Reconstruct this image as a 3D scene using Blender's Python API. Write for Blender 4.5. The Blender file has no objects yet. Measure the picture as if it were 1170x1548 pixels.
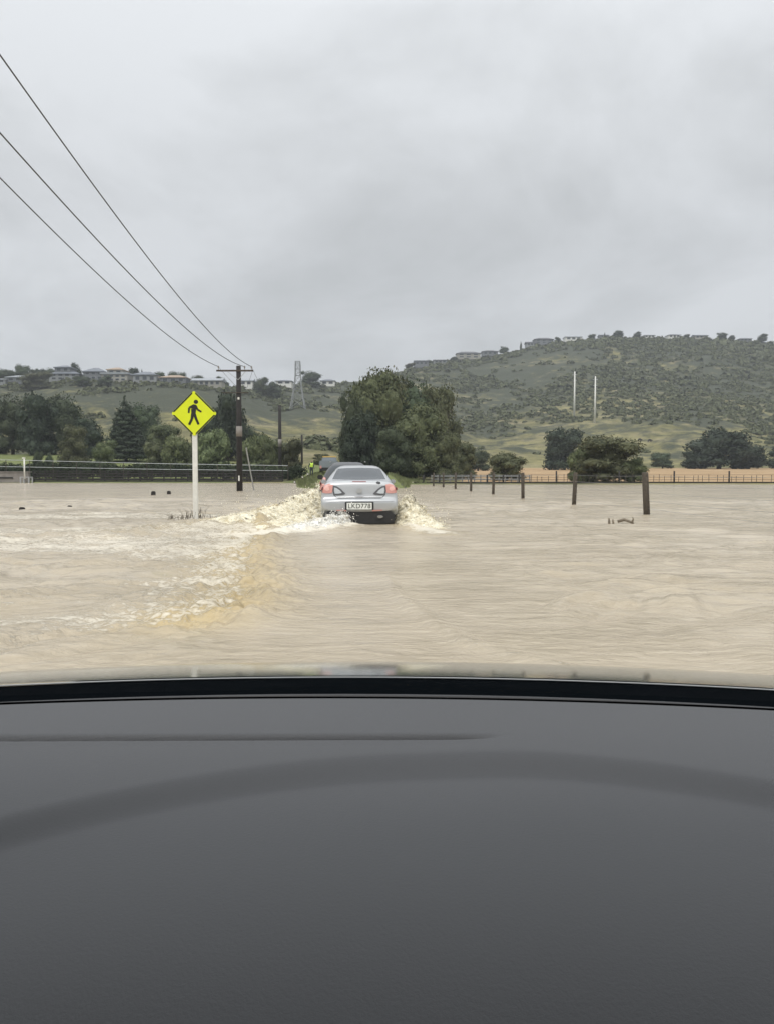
import bpy, bmesh, math, random
import numpy as np
from mathutils import Vector, Matrix
from mathutils.bvhtree import BVHTree
random.seed(7); rng = np.random.default_rng(7)
S = bpy.context.scene
R = math.radians

# ------------------------------------------------------------------ camera, sky, sun, exposure
CAMH = 1.2; F = 1166.0; TH = math.atan(59 / F)
cam_d = bpy.data.cameras.new('camera'); cam = bpy.data.objects.new('camera', cam_d)
S.collection.objects.link(cam); S.camera = cam
cam.location = (0, 0, CAMH); cam.rotation_euler = (R(90) - TH, 0, 0)
cam_d.sensor_fit = 'VERTICAL'; cam_d.sensor_height = 24.0; cam_d.lens = 24.0 * F / 1548
cam_d.clip_start = 0.02; cam_d.clip_end = 6000
S.view_settings.view_transform = 'Standard'; S.view_settings.look = 'None'
S.view_settings.gamma = 1.0; S.view_settings.exposure = 0.40
S.render.engine = 'CYCLES'
S.cycles.use_denoising = True
S.cycles.max_bounces = 8; S.cycles.diffuse_bounces = 3; S.cycles.transparent_max_bounces = 16
S.cycles.volume_bounces = 0; S.cycles.sample_clamp_indirect = 4

SUN_EL, SUN_AZ = 58, 200     # degrees; azimuth clockwise from +Y
W = bpy.data.worlds.new("World"); S.world = W; W.use_nodes = True
nt = W.node_tree; nt.nodes.clear()
N = nt.nodes.new; L = nt.links.new
out = N('ShaderNodeOutputWorld')
sky = N('ShaderNodeTexSky'); sky.sky_type = 'NISHITA'; sky.sun_disc = False
sky.sun_elevation = R(SUN_EL); sky.sun_rotation = R(SUN_AZ)
b1 = N('ShaderNodeBackground'); L(sky.outputs[0], b1.inputs[0]); b1.inputs[1].default_value = 0.05
tc = N('ShaderNodeTexCoord'); sp = N('ShaderNodeSeparateXYZ'); L(tc.outputs['Generated'], sp.inputs[0])
# overcast deck: project the direction on a cloud plane so that the clouds flatten to the horizon
zz = N('ShaderNodeMath'); zz.operation = 'ADD'; zz.inputs[1].default_value = 0.40; L(sp.outputs[2], zz.inputs[0])
zm = N('ShaderNodeMath'); zm.operation = 'MAXIMUM'; zm.inputs[1].default_value = 0.08; L(zz.outputs[0], zm.inputs[0])
dv = N('ShaderNodeVectorMath'); dv.operation = 'DIVIDE'; cb = N('ShaderNodeCombineXYZ')
for i in range(3): L(zm.outputs[0], cb.inputs[i])
L(tc.outputs['Generated'], dv.inputs[0]); L(cb.outputs[0], dv.inputs[1])
n1 = N('ShaderNodeTexNoise'); n1.inputs['Scale'].default_value = 1.9; n1.inputs['Detail'].default_value = 7
n1.inputs['Roughness'].default_value = 0.58; n1.inputs['Distortion'].default_value = 0.3
L(dv.outputs[0], n1.inputs['Vector'])
gr = N('ShaderNodeMapRange'); L(sp.outputs[2], gr.inputs[0])
gr.inputs[1].default_value = 0.0; gr.inputs[2].default_value = 0.75; gr.inputs[3].default_value = -0.25; gr.inputs[4].default_value = -0.02
ad = N('ShaderNodeMath'); ad.operation = 'MULTIPLY_ADD'; L(n1.outputs[0], ad.inputs[0]); ad.inputs[1].default_value = 1.9; L(gr.outputs[0], ad.inputs[2])
rp = N('ShaderNodeValToRGB'); L(ad.outputs[0], rp.inputs[0])
e = rp.color_ramp.elements
e[0].position = 0.36; e[0].color = (0.475, 0.495, 0.502, 1)
e[1].position = 1.0; e[1].color = (0.72, 0.738, 0.765, 1)
m_ = rp.color_ramp.elements.new(0.62); m_.color = (0.575, 0.59, 0.608, 1)
b2 = N('ShaderNodeBackground'); br = N('ShaderNodeValToRGB'); L(sp.outputs[2], br.inputs[0]); e3 = br.color_ramp.elements
e3[0].position = 0.0; e3[0].color = (.52,) * 3 + (1,); e3[1].position = 1.0; e3[1].color = (1.2,) * 3 + (1,)
for p_, v_ in ((.12, .50), (.30, .49), (.5, .58), (.7, 1.0)):
    q_ = e3.new(p_); q_.color = (v_, v_, v_, 1)
ml = N('ShaderNodeMix'); ml.data_type = 'RGBA'; ml.blend_type = 'MULTIPLY'; ml.inputs[0].default_value = 1
L(rp.outputs[0], ml.inputs[6]); L(br.outputs[0], ml.inputs[7]); L(ml.outputs[2], b2.inputs[0]); b2.inputs[1].default_value = 1.68
mx = N('ShaderNodeMixShader'); mx.inputs[0].default_value = 0.93
L(b1.outputs[0], mx.inputs[1]); L(b2.outputs[0], mx.inputs[2]); L(mx.outputs[0], out.inputs[0])

sd = bpy.data.lights.new('sun', 'SUN'); sd.energy = 1.3; sd.angle = R(25); sd.color = (1, 0.965, 0.92)
sun = bpy.data.objects.new('sun', sd); S.collection.objects.link(sun)
_az, _el = R(SUN_AZ), R(SUN_EL)
sdir = Vector((math.sin(_az) * math.cos(_el), math.cos(_az) * math.cos(_el), math.sin(_el)))
sun.rotation_euler = sdir.to_track_quat('Z', 'Y').to_euler(); sun.location = sdir * 50

# ------------------------------------------------------------------ helpers
def at(px, py, Y):
    """world point seen at photo pixel (px, py) at forward distance Y"""
    u = (px - 585) / F; v = (774 - py) / F
    d = Vector((u, math.cos(TH) + v * math.sin(TH), -math.sin(TH) + v * math.cos(TH)))
    return Vector((0, 0, CAMH)) + d * (Y / d.y)

def link(o, parent=None):
    S.collection.objects.link(o)
    if parent is not None: o.parent = parent
    return o
def tag(o, label=None, cat=None, group=None, kind=None):
    if label: o['label'] = label
    if cat: o['category'] = cat
    if group: o['group'] = group
    if kind: o['kind'] = kind
    return o
def empty(name, loc, rz=0):
    o = bpy.data.objects.new(name, None); o.location = loc; o.rotation_euler = (0, 0, rz)
    o.empty_display_size = 0.2
    return link(o)
def fast_mesh(name, v, f, smooth=False):
    """v (n,3), f (m,k) arrays"""
    v = np.asarray(v, np.float32); f = np.asarray(f, np.int32)
    me = bpy.data.meshes.new(name); k = f.shape[1]
    me.vertices.add(len(v)); me.vertices.foreach_set('co', v.ravel())
    me.loops.add(f.size); me.loops.foreach_set('vertex_index', f.ravel())
    me.polygons.add(len(f)); me.polygons.foreach_set('loop_start', np.arange(0, f.size, k, dtype=np.int32))
    me.polygons.foreach_set('loop_total', np.full(len(f), k, np.int32))
    if smooth: me.polygons.foreach_set('use_smooth', np.ones(len(f), bool))
    me.update(calc_edges=True); me.validate()
    return me
def mobj(name, me, mat, parent=None):
    if mat is not None and not me.materials: me.materials.append(mat)
    return link(bpy.data.objects.new(name, me), parent)
def copy_tree(o, parent=None):
    c = o.copy(); link(c, parent)
    for ch in list(o.children): copy_tree(ch, c)
    return c

class MB:
    def __init__(s): s.v = []; s.f = []
    def add(s, vs, fs):
        n = len(s.v); s.v += [tuple(p) for p in vs]; s.f += [tuple(i + n for i in q) for q in fs]; return s
    def box(s, c, d, rz=0, rx=0, ry=0, taper=1.0):
        hx, hy, hz = d[0] / 2, d[1] / 2, d[2] / 2
        M = Matrix.Rotation(rz, 3, 'Z') @ Matrix.Rotation(ry, 3, 'Y') @ Matrix.Rotation(rx, 3, 'X')
        vs = []
        for z in (-1, 1):
            t = taper if z > 0 else 1
            for x, y in ((-1, -1), (1, -1), (1, 1), (-1, 1)):
                vs.append(Vector(c) + M @ Vector((x * hx * t, y * hy * t, z * hz)))
        return s.add(vs, [(3, 2, 1, 0), (4, 5, 6, 7), (0, 1, 5, 4), (1, 2, 6, 5), (2, 3, 7, 6), (3, 0, 4, 7)])
    def tube(s, pts, rad, n=8, cap=True):
        pts = [Vector(p) for p in pts]
        rs = rad if isinstance(rad, (list, tuple)) else [rad] * len(pts)
        vs = []; up = None
        for i, p in enumerate(pts):
            t = (pts[min(i + 1, len(pts) - 1)] - pts[max(i - 1, 0)]).normalized()
            if up is None:
                up = Vector((0, 0, 1)) if abs(t.z) < .9 else Vector((1, 0, 0))
            a = t.cross(up).normalized(); b = a.cross(t).normalized(); up = b
            for k in range(n):
                q = 2 * math.pi * k / n
                vs.append(p + (a * math.cos(q) + b * math.sin(q)) * rs[i])
        fs = [(i * n + k, i * n + (k + 1) % n, (i + 1) * n + (k + 1) % n, (i + 1) * n + k) for i in range(len(pts) - 1) for k in range(n)]
        if cap: fs += [tuple(range(n))[::-1], tuple((len(pts) - 1) * n + k for k in range(n))]
        return s.add(vs, fs)
    def lathe(s, prof, c=(0, 0, 0), axis='Z', n=20):
        vs = []
        for r, h in prof:
            for k in range(n):
                q = 2 * math.pi * k / n
                if axis == 'Z': p = (r * math.cos(q), r * math.sin(q), h)
                elif axis == 'X': p = (h, r * math.cos(q), r * math.sin(q))
                else: p = (r * math.cos(q), h, r * math.sin(q))
                vs.append(Vector(c) + Vector(p))
        fs = [(i * n + k, i * n + (k + 1) % n, (i + 1) * n + (k + 1) % n, (i + 1) * n + k) for i in range(len(prof) - 1) for k in range(n)]
        fs += [tuple(range(n))[::-1], tuple((len(prof) - 1) * n + k for k in range(n))]
        return s.add(vs, fs)
    def prism(s, poly, y0, y1):
        """polygon in x,z extruded along y"""
        n = len(poly)
        vs = [(x, y0, z) for x, z in poly] + [(x, y1, z) for x, z in poly]
        return s.add(vs, [tuple(range(n)), tuple(range(2 * n - 1, n - 1, -1))] + [(i, i + n, (i + 1) % n + n, (i + 1) % n) for i in range(n)])
    def build(s, name, mat, parent=None, smooth=False, bevel=0, subsurf=0):
        me = bpy.data.meshes.new(name); me.from_pydata(s.v, [], s.f)
        bm = bmesh.new(); bm.from_mesh(me); bmesh.ops.recalc_face_normals(bm, faces=bm.faces)
        if bevel: bmesh.ops.bevel(bm, geom=bm.edges[:], offset=bevel, segments=2, affect='EDGES', clamp_overlap=True)
        bm.to_mesh(me); bm.free()
        if smooth: me.polygons.foreach_set('use_smooth', [True] * len(me.polygons))
        me.update(); return mobj(name, me, mat, parent)

# lattice noise
_T = rng.random((256, 256)).astype(np.float32)
def vn(x, y, s=0):
    x = np.asarray(x, float) + s * 17.31; y = np.asarray(y, float) + s * 9.77
    xi = np.floor(x).astype(int); yi = np.floor(y).astype(int); fx = x - xi; fy = y - yi
    fx = fx * fx * (3 - 2 * fx); fy = fy * fy * (3 - 2 * fy)
    a = _T[xi & 255, yi & 255]; b = _T[(xi + 1) & 255, yi & 255]; c = _T[xi & 255, (yi + 1) & 255]; d = _T[(xi + 1) & 255, (yi + 1) & 255]
    return (a * (1 - fx) + b * fx) * (1 - fy) + (c * (1 - fx) + d * fx) * fy
def fbm(x, y, o=4, s=0):
    t = 0; A = .5; n = 0
    for i in range(o):
        t = t + A * vn(x, y, s + i * 3); n += A; A *= .5; x = x * 2.03; y = y * 2.03
    return t / n
def sm(a, b, x):
    t = np.clip((x - a) / (b - a), 0, 1); return t * t * (3 - 2 * t)

# ------------------------------------------------------------------ materials
class Mat:
    def __init__(s, name):
        s.m = bpy.data.materials.new(name); s.m.use_nodes = True
        s.t = s.m.node_tree; s.p = s.t.nodes['Principled BSDF']; s.o = s.t.nodes['Material Output']
    def n(s, typ, **k):
        q = s.t.nodes.new(typ)
        for a, v in k.items(): setattr(q, a, v)
        return q
    def l(s, a, b): s.t.links.new(a, b)
    def noise(s, scale, detail=4, rough=.55, vec=None, sc3=None, dist=0):
        q = s.n('ShaderNodeTexNoise'); q.inputs['Scale'].default_value = scale; q.inputs['Detail'].default_value = detail
        q.inputs['Roughness'].default_value = rough; q.inputs['Distortion'].default_value = dist
        if vec is None:
            tcn = s.n('ShaderNodeTexCoord'); vec = tcn.outputs['Object']
        if sc3:
            mp = s.n('ShaderNodeMapping'); mp.inputs['Scale'].default_value = sc3; s.l(vec, mp.inputs[0]); vec = mp.outputs[0]
        s.l(vec, q.inputs['Vector']); return q.outputs[0]
    def ramp(s, fac, stops):
        q = s.n('ShaderNodeValToRGB'); s.l(fac, q.inputs[0]); e = q.color_ramp.elements
        while len(e) < len(stops): e.new(.5)
        for i, (p, c) in enumerate(stops):
            e[i].position = p; e[i].color = (c, c, c, 1) if isinstance(c, (int, float)) else (*c, 1)
        return q.outputs[0]
    def mix(s, f, a, b):
        q = s.n('ShaderNodeMix', data_type='RGBA')
        if hasattr(f, 'links'): s.l(f, q.inputs[0])
        else: q.inputs[0].default_value = f
        for i, v in ((6, a), (7, b)):
            if hasattr(v, 'links'): s.l(v, q.inputs[i])
            else: q.inputs[i].default_value = (*v, 1)
        return q.outputs[2]
    def math(s, op, a, b=None, c=None):
        q = s.n('ShaderNodeMath', operation=op)
        for i, v in enumerate((a, b, c)):
            if v is None: continue
            if hasattr(v, 'links'): s.l(v, q.inputs[i])
            else: q.inputs[i].default_value = v
        return q.outputs[0]
    def attr(s, name):
        q = s.n('ShaderNodeAttribute'); q.attribute_name = name; return q.outputs['Fac']
    def color(s, c):
        if hasattr(c, 'links'): s.l(c, s.p.inputs['Base Color'])
        else: s.p.inputs['Base Color'].default_value = (*c, 1)
    def bump(s, h, strength=.3, dist=.05):
        q = s.n('ShaderNodeBump'); q.inputs['Strength'].default_value = strength; q.inputs['Distance'].default_value = dist
        s.l(h, q.inputs['Height']); s.l(q.outputs[0], s.p.inputs['Normal'])
    def set(s, **k):
        for a, v in k.items():
            i = s.p.inputs[a.replace('_', ' ')]
            if hasattr(v, 'links'): s.l(v, i)
            else: i.default_value = v
        return s
def simple(name, c, rough=.6, var=.12, scale=4, **k):
    m = Mat(name); a = m.noise(scale, 4)
    m.color(m.mix(m.ramp(a, [(.3, 0.), (.7, 1.)]), tuple(x * (1 - var) for x in c), tuple(min(1, x * (1 + var)) for x in c)))
    m.set(Roughness=rough, **k); return m.m
def foliage(name, dark, light, hue=.12, sss=True):
    m = Mat(name); tcn = m.n('ShaderNodeTexCoord'); oi = m.n('ShaderNodeObjectInfo')
    geo = m.n('ShaderNodeNewGeometry')
    a = m.noise(.8, 3, .6, geo.outputs['Position'])
    b = m.noise(4.0, 2, .6, geo.outputs['Position'])
    f = m.math('MULTIPLY_ADD', a, .65, m.math('MULTIPLY', b, .35))
    f = m.math('MULTIPLY_ADD', geo.outputs['Random Per Island'], .12, f)
    c = m.mix(m.ramp(f, [(.40, 0.), (.64, 1.)]), dark, light)
    hs = m.n('ShaderNodeHueSaturation'); m.l(c, hs.inputs['Color'])
    m.l(m.math('MULTIPLY_ADD', oi.outputs['Random'], .03, .485), hs.inputs['Hue'])
    m.l(m.math('MULTIPLY_ADD', oi.outputs['Random'], .35, .82), hs.inputs['Value'])
    m.color(hs.outputs[0]); m.set(Roughness=.75); m.p.inputs['Specular IOR Level'].default_value = .2
    return m.m
M = {}
M['dark_leaf'] = foliage('dark_leaf', (.026, .038, .022), (.075, .095, .052))
M['blue_leaf'] = foliage('blue_leaf', (.018, .029, .019), (.055, .073, .046))
M['mid_leaf'] = foliage('mid_leaf', (.038, .050, .024), (.125, .142, .068))
M['willow_leaf'] = foliage('willow_leaf', (.045, .062, .028), (.18, .205, .10))
M['olive_leaf'] = foliage('olive_leaf', (.038, .044, .022), (.115, .120, .062))
M['hedge_leaf'] = foliage('hedge_leaf', (.012, .020, .010), (.045, .060, .028))
M['scrub_leaf'] = foliage('scrub_leaf', (.034, .042, .021), (.120, .130, .066))
M['bark'] = simple('bark', (.07, .055, .04), .9, .4, 3)
M['old_wood'] = simple('old_wood', (.075, .06, .047), .85, .35, 6)
M['dark_wood'] = simple('dark_wood', (.024, .021, .019), .85, .35, 3)
M['post_wood'] = simple('post_wood', (.09, .075, .058), .85, .4, 12)
M['white_paint'] = simple('white_paint', (.74, .73, .68), .45, .08, 6)
M['cream'] = simple('cream', (.34, .325, .28), .8, .08, .3)
M['pale_wall'] = simple('pale_wall', (.27, .28, .28), .8, .08, .3)
M['grey_wall'] = simple('grey_wall', (.17, .18, .19), .8, .1, .3)
M['brick_wall'] = simple('brick_wall', (.27, .19, .15), .85, .12, .5)
M['slate_roof'] = simple('slate_roof', (.15, .165, .19), .6, .12, .4)
M['dark_roof'] = simple('dark_roof', (.075, .078, .085), .6, .15, .4)
M['tan_roof'] = simple('tan_roof', (.33, .25, .18), .7, .15, .4)
M['pale_roof'] = simple('pale_roof', (.30, .32, .34), .5, .08, .4)
M['window_glass'] = simple('window_glass', (.05, .06, .07), .15, .1, 1)
M['galv'] = simple('galv', (.42, .43, .43), .5, .1, 4, Metallic=.4)
M['pylon_steel'] = simple('pylon_steel', (.27, .28, .28), .6, .1, 4)
M['wire'] = simple('wire', (.06, .06, .065), .5, .1, 4)
M['fence_wire'] = simple('fence_wire', (.3, .3, .29), .5, .1, 4, Metallic=.5)
M['porcelain'] = simple('porcelain', (.30, .27, .24), .25, .1, 4)
M['concrete'] = simple('concrete', (.24, .22, .20), .9, .18, 1.5)
M['asphalt'] = simple('asphalt', (.055, .055, .055), .85, .2, 8)
M['rubber'] = simple('rubber', (.012, .012, .013), .7, .2, 20)
M['rim'] = simple('rim', (.45, .45, .46), .3, .05, 5, Metallic=.8)
M['black_plastic'] = simple('black_plastic', (.018, .018, .019), .5, .15, 20)
M['fluoro'] = simple('fluoro', (.72, .80, .015), .4, .03, 4)
M['sign_black'] = simple('sign_black', (.012, .012, .010), .5, .05, 4)
M['yellow'] = simple('yellow', (.75, .52, .06), .5, .05, 4)
M['amber'] = simple('amber', (.62, .43, .13), .3, .05, 4)
M['plate_white'] = simple('plate_white', (.78, .79, .74), .35, .04, 4)
M['mud_wood'] = simple('mud_wood', (.20, .165, .12), .8, .3, 15)
M['twig'] = simple('twig', (.12, .10, .075), .9, .3, 15)

def car_paint(name, c, metallic=.6, rough=.32):
    m = Mat(name); a = m.noise(5, 5)
    m.color(m.mix(m.ramp(a, [(.35, 0.), (.75, 1.)]), c, tuple(x * .93 for x in c)))
    m.set(Metallic=metallic, Roughness=rough); m.p.inputs['Coat Weight'].default_value = .6
    m.p.inputs['Coat Roughness'].default_value = .06
    return m.m
M['silver'] = car_paint('silver', (.47, .48, .485), .3, .28)
M['black_paint'] = car_paint('black_paint', (.012, .013, .015), .0, .45)
M['truck_paint'] = car_paint('truck_paint', (.22, .25, .27), .1, .4)
m = Mat('car_glass'); m.color((.05, .058, .065)); m.set(Roughness=.10); M['car_glass'] = m.m
m = Mat('red_lens'); m.color((.62, .31, .27)); m.set(Roughness=.12); M['red_lens'] = m.m
M['lamp_grey'] = simple('lamp_grey', (.10, .10, .105), .4, .1, 4)
m = Mat('pink_lens'); m.color((.78, .46, .40)); m.set(Roughness=.2); M['pink_lens'] = m.m
m = Mat('clear_lens'); m.color((.62, .64, .64)); m.set(Roughness=.12, Metallic=.5); M['clear_lens'] = m.m
m = Mat('dark_red'); m.color((.20, .035, .035)); m.set(Roughness=.25); M['dark_red'] = m.m
m = Mat('exhaust'); m.color((.4, .4, .4)); m.set(Roughness=.25, Metallic=1.); M['exhaust'] = m.m

# ------------------------------------------------------------------ ground
RPX = [-1600, -400, 0, 100, 250, 340, 400, 440, 500, 560, 620, 700, 780, 830, 930, 1030, 1100, 1170, 1400, 2600]
RPY = [600, 580, 578, 572, 577, 584, 585, 583, 581, 574, 559, 545, 531, 520, 511, 513, 515, 520, 545, 600]
def params(px):
    return (np.interp(px, RPX, RPY), np.interp(px, [330, 480, 620, 720], [420, 560, 620, 700]),
            np.interp(px, [350, 500, 640, 700], [150, 160, 200, 250]), np.interp(px, [200, 480, 640, 720], [692, 700, 704, 707]),
            np.interp(px, [420, 640], [94, 81]))
def roadx(Y): return -0.6 - .047 * (Y - 18)
def gz(X, Y):
    X = np.asarray(X, float); Y = np.asarray(Y, float)
    az = np.arctan2(X, Y); azc = np.clip(az, -.95, .95); r = np.hypot(X, Y); D = r * np.cos(azc); px = 585 + F * np.tan(azc)
    rpy, RY, Y1, py1, Ys = params(px)
    z1 = CAMH + (715 - py1) / F * Y1
    z = -.6 + .72 * sm(Ys - 5, Ys + 1, D)
    t1 = np.clip((D - Ys - 1) / (Y1 - Ys - 1), 0, 1); z = z + (z1 - .12) * t1 ** 1.25
    t = np.clip((D - Y1) / (RY - Y1), 0, 1)
    py = py1 + (rpy - py1) * t ** .92
    zh = CAMH + (715 - py) / F * np.minimum(D, RY)
    z = np.where(D > Y1, zh, z)
    bump = (fbm(X / 55, Y / 55, 4, 1) - .5) * 11 + (fbm(X / 16, Y / 16, 3, 5) - .5) * 3.0
    z = z + bump * sm(0, .12, t) * (1 - sm(.86, 1., t) * .75)
    z = z - np.maximum(D - RY, 0) * .30
    z = np.where(D > RY, np.maximum(z, -.6 + 8), z)
    d = np.abs(X - roadx(Y))
    zb = -.13 + 1.12 * sm(54, 84, Y)
    k = (1 - sm(3.6, 6.9, d)) * (Y > -20) * (1 - sm(120, 150, Y))
    z = z * (1 - k) + np.maximum(z, zb) * k
    return z
def gz1(X, Y): return float(gz(np.array([X]), np.array([Y]))[0])

def azimuths(fine, half, coarse=.05):
    a = np.concatenate([np.arange(-math.pi, -half, coarse), np.arange(-half, half, fine), np.arange(half, math.pi - coarse * .5, coarse)])
    return a
def polar(name, az, rad, zf, center=None):
    A, Rr = np.meshgrid(az, rad); X = Rr * np.sin(A); Y = Rr * np.cos(A)
    Z, X, Y, attrs = zf(X, Y)
    nr, na = X.shape
    v = np.stack([X, Y, Z], -1).reshape(-1, 3)
    i = np.arange(nr - 1)[:, None] * na; j = np.arange(na)[None, :]; j2 = (j + 1) % na
    f = np.stack([i + j, i + na + j, i + na + j2, i + j2], -1).reshape(-1, 4)
    # close the centre
    v = np.vstack([v, [[0, 0, v[:na, 2].mean()]]])
    me = fast_mesh(name, v, f[:, ::-1], True)
    for k, a in attrs.items():
        at_ = me.attributes.new(k, 'FLOAT', 'POINT')
        at_.data.foreach_set('value', np.concatenate([a.ravel(), [0]]).astype(np.float32))
    return me

def ground_f(X, Y):
    Z = gz(X, Y)
    px = 585 + F * X / np.maximum(Y, .1)
    rpy, RY, Y1, py1, Ys = params(px)
    crop = sm(690, 705, px) * sm(Ys + 3, Ys + 8, Y) * (1 - sm(238, 246, Y)) * (Y > 0)
    d = np.abs(X - roadx(Y))
    verge = np.maximum((1 - sm(7, 9, d)) * (Y < 150), (1 - sm(330, 380, px)) * (Y > 90) * (1 - sm(165, 185, Y)))
    t = np.clip((Y - Y1) / (RY - Y1), 0, 1)
    return Z, X, Y, dict(crop=crop, verge=verge, hill=t)
radg = np.concatenate([[.3, 4, 10, 20, 30, 40], np.linspace(50, 110, 60), np.geomspace(112, 760, 330), np.linspace(775, 1500, 20)])
gme = polar('ground', azimuths(.0032, .56), radg, ground_f)
m = Mat('ground_grass'); geo = m.n('ShaderNodeNewGeometry'); P_ = geo.outputs['Position']
big = m.noise(.018, 5, .6, P_); mid = m.noise(.09, 5, .65, P_); fine = m.noise(1.2, 4, .6, P_)
g1 = m.mix(m.ramp(mid, [(.38, 0.), (.62, 1.)]), (.115, .112, .052), (.26, .235, .115))
g1 = m.mix(m.ramp(m.noise(.05, 3, .6, P_, (1, 1, 6)), [(.5, 0.), (.72, .7)]), g1, (.30, .255, .17))
scr = m.math('MULTIPLY_ADD', m.noise(.16, 6, .7, P_), .5, m.math('MULTIPLY', big, .5))
sc = m.ramp(m.math('ADD', scr, m.math('MULTIPLY', m.attr('hill'), .16)), [(.50, 0.), (.60, 1.)])
g2 = m.mix(sc, g1, m.mix(fine, (.045, .052, .036), (.085, .092, .062)))
cropc = m.mix(m.ramp(m.noise(.25, 5, .6, P_, (1, .3, 1)), [(.3, 0.), (.7, 1.)]), (.33, .225, .125), (.45, .32, .19))
g3 = m.mix(m.attr('crop'), g2, cropc)
vg = m.mix(m.ramp(m.noise(.9, 5, .6, P_), [(.3, 0.), (.7, 1.)]), (.10, .125, .045), (.22, .24, .10))
g4 = m.mix(m.attr('verge'), g3, vg)
hs = m.mix(m.ramp(fine, [(.25, .0), (.75, 1.)]), (.8, .8, .8), (1.15, 1.15, 1.15))
mm = m.n('ShaderNodeMix', data_type='RGBA', blend_type='MULTIPLY'); mm.inputs[0].default_value = 1; m.l(g4, mm.inputs[6]); m.l(hs, mm.inputs[7])
m.color(mm.outputs[2]); m.set(Roughness=.95); m.p.inputs['Specular IOR Level'].default_value = .1
m.bump(m.noise(1.5, 5, .7, P_), .5, .4)
tag(mobj('ground', gme, m.m), kind='structure')

# road: a sheet on the bank, under water near the camera
rb = MB(); ys = list(range(-14, 150, 2))
vs = []
for y in ys:
    for k in (-3.3, -1.1, 1.1, 3.3):
        x = roadx(y) + k + .9; vs.append((x, y, max(gz1(x, y), -.13) + .02))
rb.add(vs, [(i * 4 + j, i * 4 + j + 1, i * 4 + j + 5, i * 4 + j + 4) for i in range(len(ys) - 1) for j in range(3)])
tag(rb.build('road', M['asphalt']), kind='structure')

# ------------------------------------------------------------------ flood water
def seg_dist(X, Y, pts):
    best = np.full(X.shape, 1e9); par = np.zeros(X.shape); side = np.zeros(X.shape); tot = 0
    for i in range(len(pts) - 1):
        (x0, y0), (x1, y1) = pts[i], pts[i + 1]; dx, dy = x1 - x0, y1 - y0; Ln = math.hypot(dx, dy)
        t = np.clip(((X - x0) * dx + (Y - y0) * dy) / Ln ** 2, 0, 1)
        d = np.hypot(X - x0 - t * dx, Y - y0 - t * dy); s = np.sign((X - x0) * dy - (Y - y0) * dx)
        k = d < best; best = np.where(k, d, best); par = np.where(k, tot + t * Ln, par); side = np.where(k, s, side); tot += Ln
    return best * np.where(side == 0, 1, side), par / tot
RIDGE_A = [(-2.6, 27), (-2.9, 23), (-3.4, 19.5), (-4.2, 17), (-5.6, 15), (-7.6, 13.3)]
RIDGE_B = [(-3.0, 18.5), (-2.35, 16.2), (-1.95, 12.5), (-1.5, 9.8), (-1.12, 7.7), (-1.14, 6.6), (-1.5, 5.8), (-2.2, 5.25)]
FOAM_R = [(-1.0, 17.6), (-1.5, 16.3), (-2.3, 15.0)]
FOAM_K = [(.45, 17.8), (.8, 16.3), (1.05, 15.2)]
waves = []
for i in range(46):
    lam = .16 * (1.6 / .16) ** (i / 45.); th = random.gauss(-.18, .38); waves.append((2 * math.pi / lam, th, random.random() * 6.28, lam * .0115))
for i in range(40):
    lam = .14 * (1.3 / .14) ** (i / 39.); th = random.uniform(0, 6.28); waves.append((2 * math.pi / lam, th, random.random() * 6.28, -lam * .0058))
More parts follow.
